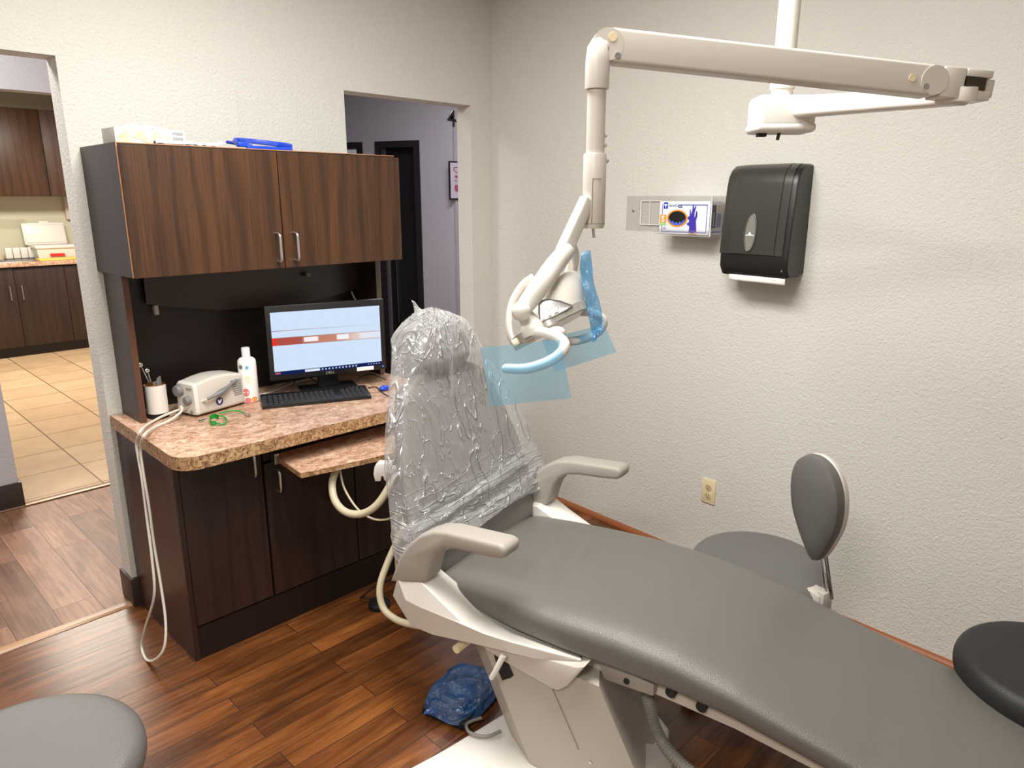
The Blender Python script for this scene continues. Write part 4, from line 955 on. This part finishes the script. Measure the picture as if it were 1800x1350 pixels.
# fork to head
D0 = 1.33
f_pts = [at(1032, 352, D0+.01), at(1012, 398, D0), at(992, 440, D0-.005)]
d_ = f_pts
taper_arm(f_pts[0], f_pts[2]+(f_pts[2]-f_pts[0])*.05, .028, .031, .020, .022).build('fork_stem', M_white, t, True, 60)
MB().tube(cr([at(1000, 437, D0-.005), at(978, 462, D0-.015), at(955, 495, D0-.03), at(935, 522, D0-.035), at(920, 543, D0-.035)], 6), [.0155+.003*math.sin(math.pi*i/24) for i in range(25)], 18).build('yoke', M_white, t, True)
MB().tube(cr([at(1000, 430, D0), at(1008, 448, D0+.05), at(1006, 470, D0+.09), at(995, 495, D0+.11), at(985, 520, D0+.11)], 6), [.011]*25, 14, flat=1.6).build('yoke', M_white, t, True)
MB().sph(at(916, 547, D0-.060), .0175).build('ball_joint', M_white, t, True)
MB().tube(cr([at(921, 550, D0-.03), at(932, 568, D0-.03), at(940, 588, D0-.03)], 4), [.014, .015, .016, .017, .019, .021, .022, .022, .021], 18).build('swivel', M_white, t, True)
# lamp head: shell on an oval rim
hcx = at(966, 566, D0+.03)
axu = (at(1030, 532, D0+.03)-at(902, 600, D0+.03)); axl = axu.length/2; axu.normalize()
dep = (-FW*.98+UP*.05).normalized(); dep = (dep-axu*dep.dot(axu)).normalized()
up2 = axu.cross(dep); up2 = up2 if up2.dot(UP) > 0 else -up2
up2 = (up2 + dep*-.10).normalized()
mb = MB(); rings = []
n = 40
for j in range(11):
    v = j/10; a = v*math.pi/2
    kx_ = math.cos(a)**.40*(1-.36*v); h = .068*math.sin(a)**.9
    rings.append([hcx+axu*(axl*.90*kx_*math.cos(q)+h*.78+.004)+dep*(.062*kx_**.5*math.sin(q))+up2*h for q in [2*math.pi*i/n for i in range(n)]])
mb.loft(rings); mb.build('head_shell', M_white, t, True, 50)
mb = MB(); mb.loft([[hcx+axu*(axl*1.0*math.cos(q))*k+dep*(.066*math.sin(q))*k+up2*h for q in [2*math.pi*i/n for i in range(n)]] for h, k in ((-.014, .97), (-.012, 1), (.004, 1), (.006, .97))]); mb.build('lens_rim', base('grey_lens', (168, 164, 156), .15, .3), t, True)
# reflector patch on the viewer side
mb = MB()
rp = [at(px_, py_, D0-.034+dz_) for px_, py_, dz_ in ((947.7, 534, .002), (954, 528.6, .003), (966, 526, .002), (985, 529.6, .002), (1006, 537, .008), (995, 545, .002), (972, 557, -.002), (949.6, 567, .0), (947.7, 551, .0))]
rim = rp; cc = sum(rim, Vector())/len(rim)
mb.add([cc+dep*.002]+rim, [(0, 1+i, 1+(i+1) % len(rim)) for i in range(len(rim))], smooth=True)
mb.add([p+FW*.006 for p in rim], [list(range(len(rim)))])
refl = base('faceted_reflector', (240, 240, 240), .42, .85)
bump(refl, noi(refl, coords(refl), 320, 2), .3, .002)
mb.build('reflector', refl, t, True)
MB().tube(rim+[rim[0]], .0018, 6, caps=False).build('reflector_rim', M_greydk, t, True)
# back shield disc seen on the left
dc = at(918, 552, D0+.075)
mb = MB(); arc = [at(px, py, D0+.05) for px, py in ((937, 487), (918, 502), (902, 528), (895, 558), (896, 585), (903, 603))]
mb.tube(cr(arc, 5), .007, 10, flat=2.4, upv=tuple(FW)); mb.build('side_guard', M_white, t, True)
MB().box((-.022, -.02, -.007), (.022, .03, .007), .003, basis(at(920, 598, D0+.02), axu, up2)).build('lens_clip', M_cream, t, True)
MB().sph(at(978, 585, D0-.03), .016, scale=(1.2, 1, .8)).build('sensor_boss', M_white, t, True)
# handles
h1 = cr([at(932, 583, D0-.04), at(955, 584, D0-.05), at(978, 591, D0-.065), at(992, 605, D0-.075), at(985, 622, D0-.08), at(962, 637, D0-.08), at(925, 648, D0-.08), at(890, 648, D0-.08)], 6)
MB().tube(h1, [.0085+.0015*math.sin(math.pi*i/42) for i in range(len(h1))], 14).sph(h1[-1], .0085, n=14).build('handle', M_white, t, True)
h2 = cr([at(1020, 548, D0+.06), at(1040, 550, D0+.06), at(1060, 562, D0+.06), at(1055, 580, D0+.06), at(1032, 594, D0+.05), at(1005, 600, D0+.04), at(985, 600, D0+.03)], 6)
MB().tube(h2, .0085, 14).build('handle', M_white, t, True)
# barrier films
def quadfilm(name, label, cs, mat, thick=.0005, wav=.002, n=10):
    P = [at(*c) for c in cs]
    def fx(u, v):
        p = P[0].lerp(P[1], u).lerp(P[3].lerp(P[2], u), v); return p-FW*wav*noise.noise(Vector((u*3, v*3, hash(label) % 7 if False else len(label))))
    o = crumple(n, n, fx, None, name, mat); return tag(o, label, 'barrier film')
quadfilm('barrier_film', 'square translucent blue film stuck over the near lamp handle', ((845, 611, D0-.10), (985, 597, D0-.097), (1004, 700, D0-.09), (862, 714, D0-.09)), M_bluefilm)
quadfilm('barrier_film', 'translucent blue film hanging behind the far lamp handle', ((952, 598, D0+.03), (1062, 570, D0+.04), (1084, 619, D0+.045), (975, 654, D0+.035)), M_bluefilm)
ctr = [(1030, 443, 8), (1030, 470, 11), (1034, 500, 10), (1041, 530, 12), (1047, 560, 12), (1048, 580, 9), (1044, 602, 3)]
L1 = [at(x_-w_, y_, D0-.005+.006*math.sin(i*2)) for i, (x_, y_, w_) in enumerate(ctr)]; L2 = [at(x_+w_, y_-3, D0+.01-.012*math.sin(i*2.4)) for i, (x_, y_, w_) in enumerate(ctr)]
L1 = cr(L1, 5); L2 = cr(L2, 5)
mb = MB(); n = len(L1); mid = [a.lerp(b, .5)-FW*.012*math.sin(i*.7) for i, (a, b) in enumerate(zip(L1, L2))]
mb.add(L1+mid+L2, [(i, i+1, n+i+1, n+i) for i in range(n-1)]+[(n+i, n+i+1, 2*n+i+1, 2*n+i) for i in range(n-1)], smooth=True)
tag(mb.build('barrier_film', M_bluecrump), 'narrow crumpled blue film strip hanging upright at the lamp\'s right side', 'barrier film')

# =================================================================== DENTAL CHAIR
ch = thing('dental_chair', 'grey vinyl reclining dental chair with pale armrests', 'dental chair', tuple(CO), CAZ)
# seat cushion loft
def interp(x, xs, ys): return float(np.interp(x, xs, ys))
SS = [-.33, -.28, -.15, 0, .15, .3, .45, .6, .75, .9, 1.05, 1.25, 1.5]
WW = [.255, .262, .275, .285, .286, .280, .273, .268, .262, .256, .248, .23, .20]
ZT = [.505, .517, .530, .541, .551, .553, .543, .518, .480, .447, .425, .405, .39]
ZB = [.46, .45, .435, .425, .42, .42, .42, .41, .385, .355, .33, .31, .30]
def seat_ring(s, k=1.0):
    w_ = interp(s, SS, WW)+.022; zt = interp(s, SS, ZT); zb_ = interp(s, SS, ZB); zc_ = (zt+zb_)/2; hh = (zt-zb_)/2
    out = []; n_ = 110
    for i in range(n_):
        a = 2*math.pi*i/n_; c, s_ = math.cos(a), math.sin(a); e = .42 if s_ > 0 else .55
        tt = w_*math.copysign(abs(c)**e, c)*k; zz = zc_+hh*math.copysign(abs(s_)**(.55), s_)*k
        if s_ > 0: zz += .010*max(0, 1-(tt/w_)**2)*s_*k-.006*math.exp(-((s-.0)/.2)**2)*max(0, 1-(tt/.2)**2)
        out.append((s, tt, zz))
    return out
mb = MB(); st_ = [seat_ring(-.345, .80), seat_ring(-.338, .93)]+[seat_ring(-.33+1.83*i/110) for i in range(111)]
mb.loft(st_); sc_o = mb.build('seat_cushion', M_leather, ch)
for v in sc_o.data.vertices:
    s, t_, z_ = v.co
    if z_ > .47 and -.2 < s < .35: v.co.z += .016*max(-.3, 1-abs(noise.noise(Vector(((s+t_*.5)*11, t_*3.2, 2.0)))*3))*math.exp(-((s-.0)/.11)**2-((t_-.0)/.16)**2)-.006*math.exp(-((s-.0)/.14)**2-((t_-.0)/.18)**2)
# backrest
KB = .32
def bpt(v, t_, off): # v = height along the back, off = forward offset normal to the surface
    nrm = Vector((1, 0, KB)).normalized(); p = Vector((-.33-(v-.5)*KB, t_, v))+nrm*off; return (p.x, p.y, p.z)
def back_ring(v, w_, f, b, k=1):
    out = []; n_ = 40
    for i in range(n_):
        a = 2*math.pi*i/n_; c, s_ = math.cos(a), math.sin(a)
        tt = w_*math.copysign(abs(c)**.5, c)*k; oo = (f if s_ > 0 else b)*abs(s_)**.6*(1 if s_ > 0 else -1)*k
        if s_ > 0: oo -= .012*max(0, 1-(tt/w_/.6)**2)
        out.append(bpt(v, tt, oo))
    return out
bw_ = [(.47, .225), (.50, .262), (.55, .295), (.62, .312), (.72, .310), (.82, .29), (.90, .262), (.98, .235), (1.04, .205), (1.075, .16)]
mb = MB(); vs_ = [b_[0] for b_ in bw_]; ws_ = [b_[1] for b_ in bw_]; rr = []
for i in range(31):
    v = .47+(1.075-.47)*i/30; kk = 1 if 1 < i < 29 else (.8 if i in (0, 30) else .93)
    rr.append(back_ring(v, interp(v, vs_, ws_), .035, .05, kk))
mb.loft(rr); mb.build('backrest', M_leather, ch)
MB().loft([back_ring(v, w_, -.045, .075) for v, w_ in ((.48, .14), (.52, .24), (.8, .24), (1.0, .17), (1.03, .1))]).build('back_shell', M_white2, ch)
# headrest
mb = MB(); rr = []
for i in range(13):
    q = -1+2*i/12; k = (1-abs(q)**3.2)**.45 if abs(q) < 1 else .15
    ring_ = []
    for j in range(24):
        a = 2*math.pi*j/24; ring_.append(bpt(1.135+.072*math.sin(a)*max(k, .2), q*.125, .04+.036*math.cos(a)*max(k, .2)-.012*(1-q*q)))
    rr.append(ring_)
mb.loft(rr); mb.build('headrest', M_leather, ch)
MB().box((-.03, -.05, 0), (.03, -.03, .22), .004, Matrix.Translation(Vector(bpt(.98, .04, -.01)))).build('headrest_bar', M_steel, ch)
# armrests
AP = [(-.415, .50), (-.395, .545), (-.372, .595), (-.335, .645), (-.29, .688), (-.24, .716), (-.19, .728), (-.10, .735), (-.01, .742), (.006, .738), (.012, .726), (.008, .708), (-.005, .700), (-.06, .692), (-.15, .684), (-.195, .674), (-.228, .652), (-.25, .62), (-.262, .585), (-.272, .55), (-.285, .535)]
for sg in (-1, 1):
    y0 = -.374 if sg < 0 else .298
    # prism in (s,z), extruded along t
    mA = Matrix(((1, 0, 0, 0), (0, 0, 1, 0), (0, 1, 0, 0), (0, 0, 0, 1)))
    MB().prism(AP, y0, y0+.076, .011, mA, seg=3, vert_only=True).build('armrest', M_greyarm, ch, ang=50)
# side shells
def side_shell(sg):
    def P(px, py, t_): v = ont(px, py, t_); return v
    Rg = [P(738, 1021, -.372), P(775, 1058, -.374), P(815, 1096, -.376), P(850, 1112, -.370), P(900, 1127, -.357), P(960, 1142, -.335), P(1022, 1158, -.305)]
    Gg = [P(690, 1047, -.380), P(735, 1066, -.385), P(800, 1092, -.383), P(850, 1114, -.374), P(900, 1130, -.360), P(960, 1146, -.338), P(1023, 1161, -.308)]
    Tp = [P(706, 1010, -.366), P(738, 1020, -.371)]
    Bb = [P(722, 1100, -.350), P(760, 1116, -.352), P(800, 1125, -.352), P(850, 1136, -.350), P(900, 1149, -.345), P(960, 1163, -.330), P(1018, 1167, -.303)]
    In = [P(762, 1003, -.300), P(795, 1030, -.298), P(828, 1062, -.297), P(850, 1082, -.297), P(900, 1112, -.297), P(955, 1132, -.295), P(1018, 1154, -.290)]
    back = P(706, 1010, -.366)
    rings = []
    N = 7
    for i in range(N):
        r, g, b, n_ = Rg[i], Gg[i], Bb[i], In[i]
        ib = Vector((b.x, -.27, b.z)); it = Vector((n_.x, -.272, n_.z-.004))
        rings.append([n_, r, g, b, ib, it])
    # rear section
    t0 = P(706, 1010, -.366); g0 = Gg[0]; b0 = Bb[0]
    rear = [Vector((t0.x-.002, -.31, t0.z)), t0, Vector((t0.x-.012, -.372, t0.z-.010)), g0, Vector((g0.x+.01, -.27, g0.z)), Vector((t0.x, -.27, t0.z))]
    rings[0][2] = P(712, 1054, -.383)
    rings = [rear]+rings
    if sg > 0: rings = [[Vector((p.x, -p.y, p.z)) for p in r] for r in rings]
    mb = MB(); n = 6
    V = [p for r in rings for p in r]; F = []
    for i in range(len(rings)-1):
        for k in range(n): k2 = (k+1) % n; F.append((i*n+k, i*n+k2, (i+1)*n+k2, (i+1)*n+k))
    F.append(list(range(n))[::-1]); F.append([(len(rings)-1)*n+k for k in range(n)])
    mb.add(V, F, None, 0, True)
    o = mb.build('side_shell', M_white, ch, ang=14)
    bv = o.modifiers.new('bevel', 'BEVEL'); bv.width = .004; bv.segments = 2; bv.limit_method = 'ANGLE'; bv.angle_limit = R(20)
    return o
side_shell(-1); side_shell(1)
# under frame
def uf_ring(s, w_, z0, z1): return [(s, -w_, z0+.01), (s, -w_+.015, z0), (s, w_-.015, z0), (s, w_, z0+.01), (s, w_, z1), (s, -w_, z1)]
MB().loft([uf_ring(-.30, .24, .40, .46), uf_ring(-.1, .255, .39, .46), uf_ring(.10, .255, .385, .445), uf_ring(.35, .25, .38, .44), uf_ring(.6, .245, .368, .425), uf_ring(.85, .235, .33, .375), uf_ring(1.1, .22, .30, .345), uf_ring(1.4, .18, .28, .32)], smooth=False).build('leg_frame', M_white2, ch)
mb = MB(); mA = Matrix(((1, 0, 0, 0), (0, 0, 1, 0), (0, 1, 0, 0), (0, 0, 0, 1)))
mb.prism([(-.14, .39), (.21, .44), (.235, .452), (.185, .372), (.155, .345), (.135, .342), (-.02, .362)], -.335, -.10, .006, mA); mb.build('hinge_bracket', M_white2, ch)
mb = MB(); mb.prism([(.235, .44), (.255, .445), (.40, .43), (.40, .395), (.26, .385)], -.272, -.20, .005, mA); mb.build('hinge_cover', M_greyarm, ch)
for s_, z_ in ((.44, .418), (.52, .412)):
    MB().cyl((s_, -.262, z_), (s_, -.247, z_), .014).build('bolt', M_rubber, ch)
for s_, z_ in ((.325, .41),): MB().cyl((s_, -.276, z_), (s_, -.266, z_), .008).build('bolt', M_rubber, ch)
# column (leaning lift arm)
def colpt(z_): return -(z_)*.52+.0
tC = -.315
cA, cB, cD, cE2 = ont(855, 1145, tC), ont(935, 1350, tC), ont(1050, 1200, tC), ont(1108, 1335, tC)
ka_ = (cB.x-cA.x)/(cB.z-cA.z); kb_ = (cE2.x-cD.x)/(cE2.z-cD.z)
mb = MB(); rr = []
for z_ in (.03, .20, .34, .395):
    a = cA.x+ka_*(z_-cA.z); b = cD.x+kb_*(z_-cD.z)
    rr.append([(a, tC, z_), (b, tC, z_), (b-.24, .16, z_), (a-.12, .16, z_), (a-.12, tC+.07, z_)])
mb.loft(rr, smooth=False); mb.build('lift_column', base('column_shaded_white', (176, 168, 157), .42), ch)  # equipment white darkened so the colour carries the shade under the chair
# dark slot, seam, lever, knob on the column near face
def nf(px, py, t_=-.3165): return ont(px, py, t_)
mb = MB(); pl = [nf(868, 1150), nf(880, 1150), nf(893, 1165), nf(903, 1187), nf(897, 1192), nf(883, 1196), nf(876, 1180)]
mb.add(pl, [list(range(len(pl)))]); mb.build('slot', M_darkslot, ch)
a_, b_ = nf(962, 1190), nf(1031, 1350); MB().tube([a_, a_.lerp(b_, .8)], .0009, 6).build('seam', M_greydk, ch)
sc1 = nf(1038, 1340); MB().cyl((sc1.x, sc1.y-.002, sc1.z), (sc1.x, sc1.y+.003, sc1.z), .0045).build('screw', M_steel, ch)
MB().tube([ont(864, 1191, -.37), ont(872, 1178, -.37), ont(885, 1152, -.355)], [.0075, .008, .009], 14).sph(ont(864, 1191, -.37), .0075, n=12).build('release_lever', M_white, ch)
kp = ont(806, 1138, -.33); MB().cyl((kp.x, kp.y-.012, kp.z), (kp.x, kp.y+.04, kp.z), .013, n=24).build('pivot_knob', M_cream, ch)
# base plate
mb = MB(); bp = []
bp = [(-.235, -.56), (-.22, -.62), (-.16, -.66), (.25, -.62), (.34, -.58), (.37, -.50), (.37, -.10), (.33, .05), (.26, .10), (-.04, .10), (-.09, .05), (-.10, 0), (-.135, -.20), (-.19, -.42)]
mb.prism(bp, .002, .045, .012, seg=3); mb.build('base_plate', M_white, ch)
fx_ = cE2.x; mb = MB(); mb.prism([(fx_-.07, .03), (fx_-.05, .11), (fx_+.02, .13), (fx_+.05, .10), (fx_+.06, .04)], tC-.02, -.12, .004, mA, seg=2); mb.build('column_foot', M_white2, ch)
# hose under leg part
hp_ = [ont(px, py, t_) for px, py, t_ in ((1138, 1215, -.20), (1143, 1245, -.205), (1152, 1280, -.22), (1172, 1315, -.235), (1205, 1350, -.25), (1250, 1382, -.26))]
cp = cr(hp_, 30); MB().tube(cp, [.0165+.0020*math.sin(i*1.6) for i in range(len(cp))], 14).build('corrugated_hose', M_greyhose, ch)

# plastic cover over the backrest
bg = [(.575, .358), (.60, .372), (.63, .366), (.66, .362), (.70, .352), (.76, .336), (.82, .325), (.90, .296), (.98, .262), (1.05, .218), (1.12, .182), (1.18, .158), (1.215, .135), (1.245, .085), (1.262, .035), (1.268, .01)]
bv_ = [b_[0] for b_ in bg]; bw2 = [b_[1] for b_ in bg]
def bag_ring(v):
    w_ = interp(v, bv_, bw2); out = []; n_ = 150
    f = .052 if v < 1.05 else interp(v, [1.05, 1.1, 1.2, 1.268], [.055, .085, .085, .02]); b = interp(v, [.57, 1.0, 1.2, 1.27], [.085, .075, .06, .02])
    for i in range(n_):
        a = 2*math.pi*i/n_; c, s_ = math.cos(a), math.sin(a)
        tt = w_*math.copysign(abs(c)**.62, c); oo = (f*abs(s_)**.6 if s_ > 0 else -b*abs(s_)**.6)
        # folds: sharp diagonal ridges low down, gathers at the top, fine crinkles between
        q = Vector((tt, oo*.5, v))
        low = math.exp(-((v-.64)/.075)**2); topk = max(0, (v-1.0)/.26)
        r1 = 1-abs(noise.noise(Vector((tt*3.2+1.1, oo*2, (v-tt*.10)*26))))*2
        r2 = 1-abs(noise.noise(Vector((tt*16, 3+oo*5, (v+tt*.2)*3.0))))*2
        r3 = 1-abs(noise.noise(Vector((tt*22+v*9, oo*6, v*20))))*2
        r4 = 1-abs(noise.noise(Vector((math.atan2(tt-.0, 1.30-v)*5.0, .7, v*1.2))))*2
        dsp = .014*low*max(0, r1)**2+.005*max(0, r2)**3+.0015*r3+.016*topk*max(0, r4)**3
        oo += dsp*(1 if s_ > 0 else -1)*abs(s_)**.3; tt += (.006*noise.noise(Vector((v*18, math.copysign(1, c), 0)))+.006*low*r1)*abs(c)
        if s_ > 0 : oo = max(oo, .046 if v < 1.06 else oo)
        dz = .012*math.sin(tt*9+.6)*(v < .6)
        out.append(bpt(v+dz, tt-.0*v, oo))
    return out
mb = MB(); rr = [bag_ring(.578+(1.268-.578)*(i/110)) for i in range(111)]
mb.loft(rr, True, False)
# lift world coordinates: bag is its own thing
tb = thing('plastic_chair_cover', 'clear wrinkled plastic sleeve pulled over the dental chair backrest', 'chair cover', tuple(CO), CAZ)
mb.build('sleeve', M_bag, tb, ang=180)
mb = MB(); tip = [bpt(1.262, -.03, .0), bpt(1.272, -.045, .01), bpt(1.292, -.052, .012), bpt(1.30, -.058, .01)]
mb.tube(tip, [.014, .009, .004, .001], 8); mb.build('pinched_corner', M_bag, tb)
# gathered folds as thin overlapping bands of film
def foldband(v0, v1, w0, w1, th, off, nm='fold'):
    L1 = []; L2 = []; n_ = 40
    for i in range(n_):
        u = i/(n_-1); tt = -interp(v0, bv_, bw2)*.985+(interp(v0, bv_, bw2)+interp(v1, bv_, bw2))*.985*u
        v = v0+(v1-v0)*u+.012*noise.noise(Vector((u*6, v0*40, 0))); wd = (w0+(w1-w0)*u)*(1+.6*noise.noise(Vector((u*9, v0*70, 4))))
        o0 = .058*(1-abs(2*u-1)**3.5)+off
        L1.append(bpt(v-wd/2, tt, o0)); L2.append(bpt(v+wd/2, tt, o0-.002))
    mid_ = [tuple((Vector(a)+Vector(b))/2+Vector((1, 0, .3))*th) for a, b in zip(L1, L2)]
    m_ = MB(); m_.add(L1+mid_+L2, [(i, i+1, n_+i+1, n_+i) for i in range(n_-1)]+[(n_+i, n_+i+1, 2*n_+i+1, 2*n_+i) for i in range(n_-1)], smooth=True)
    return m_.build(nm, M_bag, tb, ang=180)
foldband(.604, .622, .05, .045, .004, .012); foldband(.650, .735, .030, .016, .004, .010); foldband(.672, .70, .014, .030, .0035, .011)

# =================================================================== SUCTION HOLDER + HOSES behind chair
hp0 = at(672, 826, 2.50)
t = thing('suction_holder', 'white notched suction holder sticking out left of the chair back', 'holder', tuple(hp0))
mH = basis(hp0, RT, Z)
mb = MB(); mb.prism([(x_*1.15, z_*1.15) for x_, z_ in [(-.024, -.008), (-.020, .016), (-.010, .026), (.03, .026), (.03, -.006), (.018, -.006), (.017, -.026), (.008, -.028), (.005, -.014), (-.002, -.014), (-.004, -.030), (-.020, -.030)]], -.02, .02, .0015, mH @ Matrix.Rotation(R(90), 4, 'X')); mb.build('block', M_white, t, True)
MB().tube([hp0+RT*.03, hp0+RT*.10+Vector((.02, .02, 0)), Vector((1.62, 1.95, .62)), Vector((1.62, 1.85, .40))], .014, 12).build('arm', M_white2, t, True)
hs = thing('suction_hose', 'thick beige suction hose looping under the keyboard shelf beside the chair', 'hose', tuple(at(610, 900, 2.55)))
MB().tube(cr([at(592, 822, 2.62), at(584, 850, 2.60), at(589, 880, 2.57), at(608, 900, 2.54), at(636, 903, 2.52), at(662, 888, 2.50), at(684, 856, 2.50), at(700, 820, 2.52)], 8), .0135, 14).build('hose', M_hose, hs, True)
t2 = tag(MB().tube(cr([at(597, 822, 2.62), at(606, 860, 2.62), at(632, 898, 2.6), at(665, 914, 2.58), at(700, 905, 2.55), at(730, 880, 2.55)], 8), .004, 8).build('air_tube', M_hose), 'thin beige tube curving below the keyboard shelf', 'tube')
hl = at(668, 1040, 2.45)
tag(MB().tube(cr([at(735, 820, 2.50), at(722, 880, 2.48), at(705, 935, 2.46), at(683, 985, 2.44), at(668, 1030, 2.42), at(672, 1065, 2.41), at(690, 1085, 2.39), at(720, 1097, 2.36), at(780, 1105, 2.3)], 8), .0115, 14).build('vacuum_hose', M_hose), 'beige hose drooping to the floor behind the near armrest', 'hose')
tag(MB().tube(cr([at(697, 900, 2.50), at(696, 960, 2.50), at(699, 1010, 2.50), at(712, 1040, 2.47), at(750, 1060, 2.4)], 8), .0055, 10).build('water_tube', M_hose), 'thin beige tube hanging straight between hose and chair', 'tube')
dq = atz(667, 1062, .012)
t = thing('foot_switch', 'small round black foot switch on the floor by the desk', 'foot switch', (dq.x, dq.y, 0))
MB().lathe([(.040, .0), (.044, .006), (.044, .02), (.040, .026), (.02, .029), (.001, .029)], 36).build('disc', M_rubber, t)
MB().tube(cr([(0.0, .03, .02), (-.03, .06, .03), (-.02, .10, .012), (.1, .14, .006), (.3, .12, .006)], 6), .003, 8).build('cord', M_rubber, t)

# foot pedal in blue bag
pa = atz(758, 1240, .02); pb = atz(842, 1272, .02); 
t = thing('foot_pedal', 'black foot pedal under a blue bag on the plank floor', 'foot pedal', (1.345, 1.55, 0), R(15))
MB().prism([(-.115, 0), (.10, 0), (.10, .03), (.0, .050), (-.115, .028)], -.085, .085, .006, Matrix.Rotation(R(90), 4, 'X')).build('pedal_body', M_rubber, t)
MB().sph((0.0, 0, .05), .05, scale=(1, 1, .35)).build('pedal_disc', M_greydk, t)
tb2 = thing('blue_bag', 'crumpled shiny blue plastic bag wrapped over the foot pedal', 'plastic bag', (1.345, 1.55, 0), R(15))
mb = MB(); rr = []
for j in range(22):
    v = j/21; ring_ = []
    for i in range(70):
        a = 2*math.pi*i/70; c, s_ = math.cos(a), math.sin(a); k = math.cos(v*math.pi/2)**.5
        x_ = .118*math.copysign(abs(c)**.6, c)*k; y_ = .092*math.copysign(abs(s_)**.6, s_)*k; z_ = .020+.058*math.sin(v*math.pi/2)
        q = Vector((x_*14, y_*14, v*3)); r_ = (1-abs(noise.noise(q))*2)
        ring_.append((x_*(1+.10*r_), y_*(1+.10*r_), max(.016, z_+.016*r_*v+.008*noise.noise(q*2.5))))
    rr.append(ring_)
mb.loft(rr); mb.build('film', M_bluebag, tb2, ang=25)
MB().tube(cr([(-.11, .03, .03), (-.13, .05, .034), (-.145, .055, .03)], 4), [.012, .008, .009, .01, .008, .006, .004, .002, .001], 8).build('knot', M_bluebag, tb2)
tag(MB().tube(cr([atz(846, 1262, .03), atz(828, 1268, .03), atz(820, 1275, .03), atz(825, 1287, .056), atz(845, 1294, .055), atz(862, 1293, .055), atz(880, 1285, .055)], 8), .0052, 10).build('pedal_cable', base('pedal_cable_grey', (140, 136, 130), .5)), 'grey cable from the blue bag onto the chair base', 'cable')

# =================================================================== STOOLS
def stool_base(t, r=.26, zt=.36, mat=M_white2):
    MB().lathe([(.022, .10), (.022, zt)], 20).build('gas_post', M_steel, t)
    MB().lathe([(.05, .075), (.05, .11), (.03, .13)], 20).build('base_hub', mat, t)
    for k in range(5):
        a = 2*math.pi*k/5+.3; ex, ey = r*math.cos(a), r*math.sin(a)
        leg = MB().tube([(0, 0, .095), (ex*.6, ey*.6, .085), (ex, ey, .066)], [.022, .018, .014], 10, flat=.7).build('leg', mat, t)
        MB().lathe([(.0265, -.012), (.028, -.008), (.028, .008), (.0265, .012)], 18, Matrix.Translation((ex, ey, .028)) @ Matrix.Rotation(a, 4, 'Z') @ Matrix.Rotation(R(90), 4, 'X')).build('caster', M_rubber, leg)
def pad(r, th, z0):
    pr = [(r*.55, z0), (r*.9, z0+.004), (r*.975, z0+th*.25), (r, z0+th*.5), (r*.985, z0+th*.72), (r*.93, z0+th*.90), (r*.82, z0+th*.98), (r*.5, z0+th*1.02), (.001, z0+th*1.0)]
    return MB().lathe([tuple(p) for p in [(p.x, p.z) for p in cr([(a, 0, b) for a, b in pr], 4)]], 64)
t = thing('operator_stool', 'round grey stool cut off at the lower left corner', 'stool', (.155, 1.452, 0))
pad(.213, .085, .515).build('seat', M_leather2, t); MB().lathe([(.12, .49), (.14, .515)], 24).build('seat_plate', M_rubber, t); stool_base(t, .26, .5)
# grey assistant stool with backrest
sx_, sy_ = 2.125, .935
t = thing('assistant_stool', 'grey stool with rounded seat and upright backrest by the right wall', 'stool', (sx_, sy_, 0))
bxv = Vector((2.050, .685, 0))-Vector((sx_, sy_, 0)); brd = bxv.length; bdir = bxv.normalized(); ba = math.atan2(bdir.y, bdir.x)
rr = []; n = 72
def seat_r(a, R0):
    da = abs((a-ba+math.pi) % (2*math.pi)-math.pi)
    return R0*(1+.13*math.exp(-(da/.42)**2)-.06*math.exp(-((da-.95)/.4)**2))
for z_, k in ((.385, .6), (.388, .88), (.398, .965), (.42, 1.0), (.445, .985), (.458, .93), (.464, .82), (.466, .5), (.467, .05)):
    rr.append([(seat_r(2*math.pi*i/n, .218)*k*math.cos(2*math.pi*i/n), seat_r(2*math.pi*i/n, .218)*k*math.sin(2*math.pi*i/n), z_) for i in range(n)])
MB().loft(rr).build('seat', M_leather2, t); stool_base(t, .26, .385)
mbk = basis(bdir*(brd-.02), bdir, Z)
MB().box((-.05, -.028, .385), (.020, .028, .462), .008, mbk).box((.004, -.022, .40), (.030, .022, .472), .006, mbk).build('back_bracket', M_white2, t)
bc0 = bdir*(brd+.012)
m_dir = Vector((-.92, .38, 0)).normalized(); side = Vector((m_dir.y, -m_dir.x, 0))  # cushion normal and in-plane side
lean = -m_dir*.10
zb0, zb1 = .585, .92
bcc = bc0-RT*.038
for kx2 in (-.010, .014): MB().tube([bc0+side*kx2+Vector((0, 0, .46)), bcc+side*(kx2*.8)+Vector((0, 0, .64))+m_dir*.004], .006, 10).build('back_post', M_chrome, t)
def oval(k, off, yo=0):
    out = []
    for i in range(48):
        a = 2*math.pi*i/48; sn = math.sin(a); cs = math.cos(a)
        hh = (zb1-zb0)/2; zz = (zb0+zb1)/2+hh*sn*k
        wd = .086*(1+.30*sn if sn > -.2 else 1+.30*sn-.25*(abs(sn)-.2))*cs*k
        p = bcc+side*wd+m_dir*(off+.035*((zz-zb0)/.3))+Vector((0, 0, zz)); out.append(tuple(p))
    return out
MB().loft([oval(.85, .0), oval(.97, .004), oval(1.0, .018), oval(.97, .036), oval(.85, .046), oval(.5, .053), oval(.05, .055)]).build('backrest', M_leather2, t)
MB().loft([oval(.5, -.018), oval(.9, -.015), oval(.985, -.008), oval(1.0, .004), oval(.97, .010)]).build('backrest_shell', M_white2, t)
# black stool
t = thing('saddle_stool', 'black padded stool partly seen at the right frame edge', 'stool', (2.075, .118, 0))
pad(.225, .10, .39).build('seat', M_leatherb, t); stool_base(t, .26, .44, M_rubber)
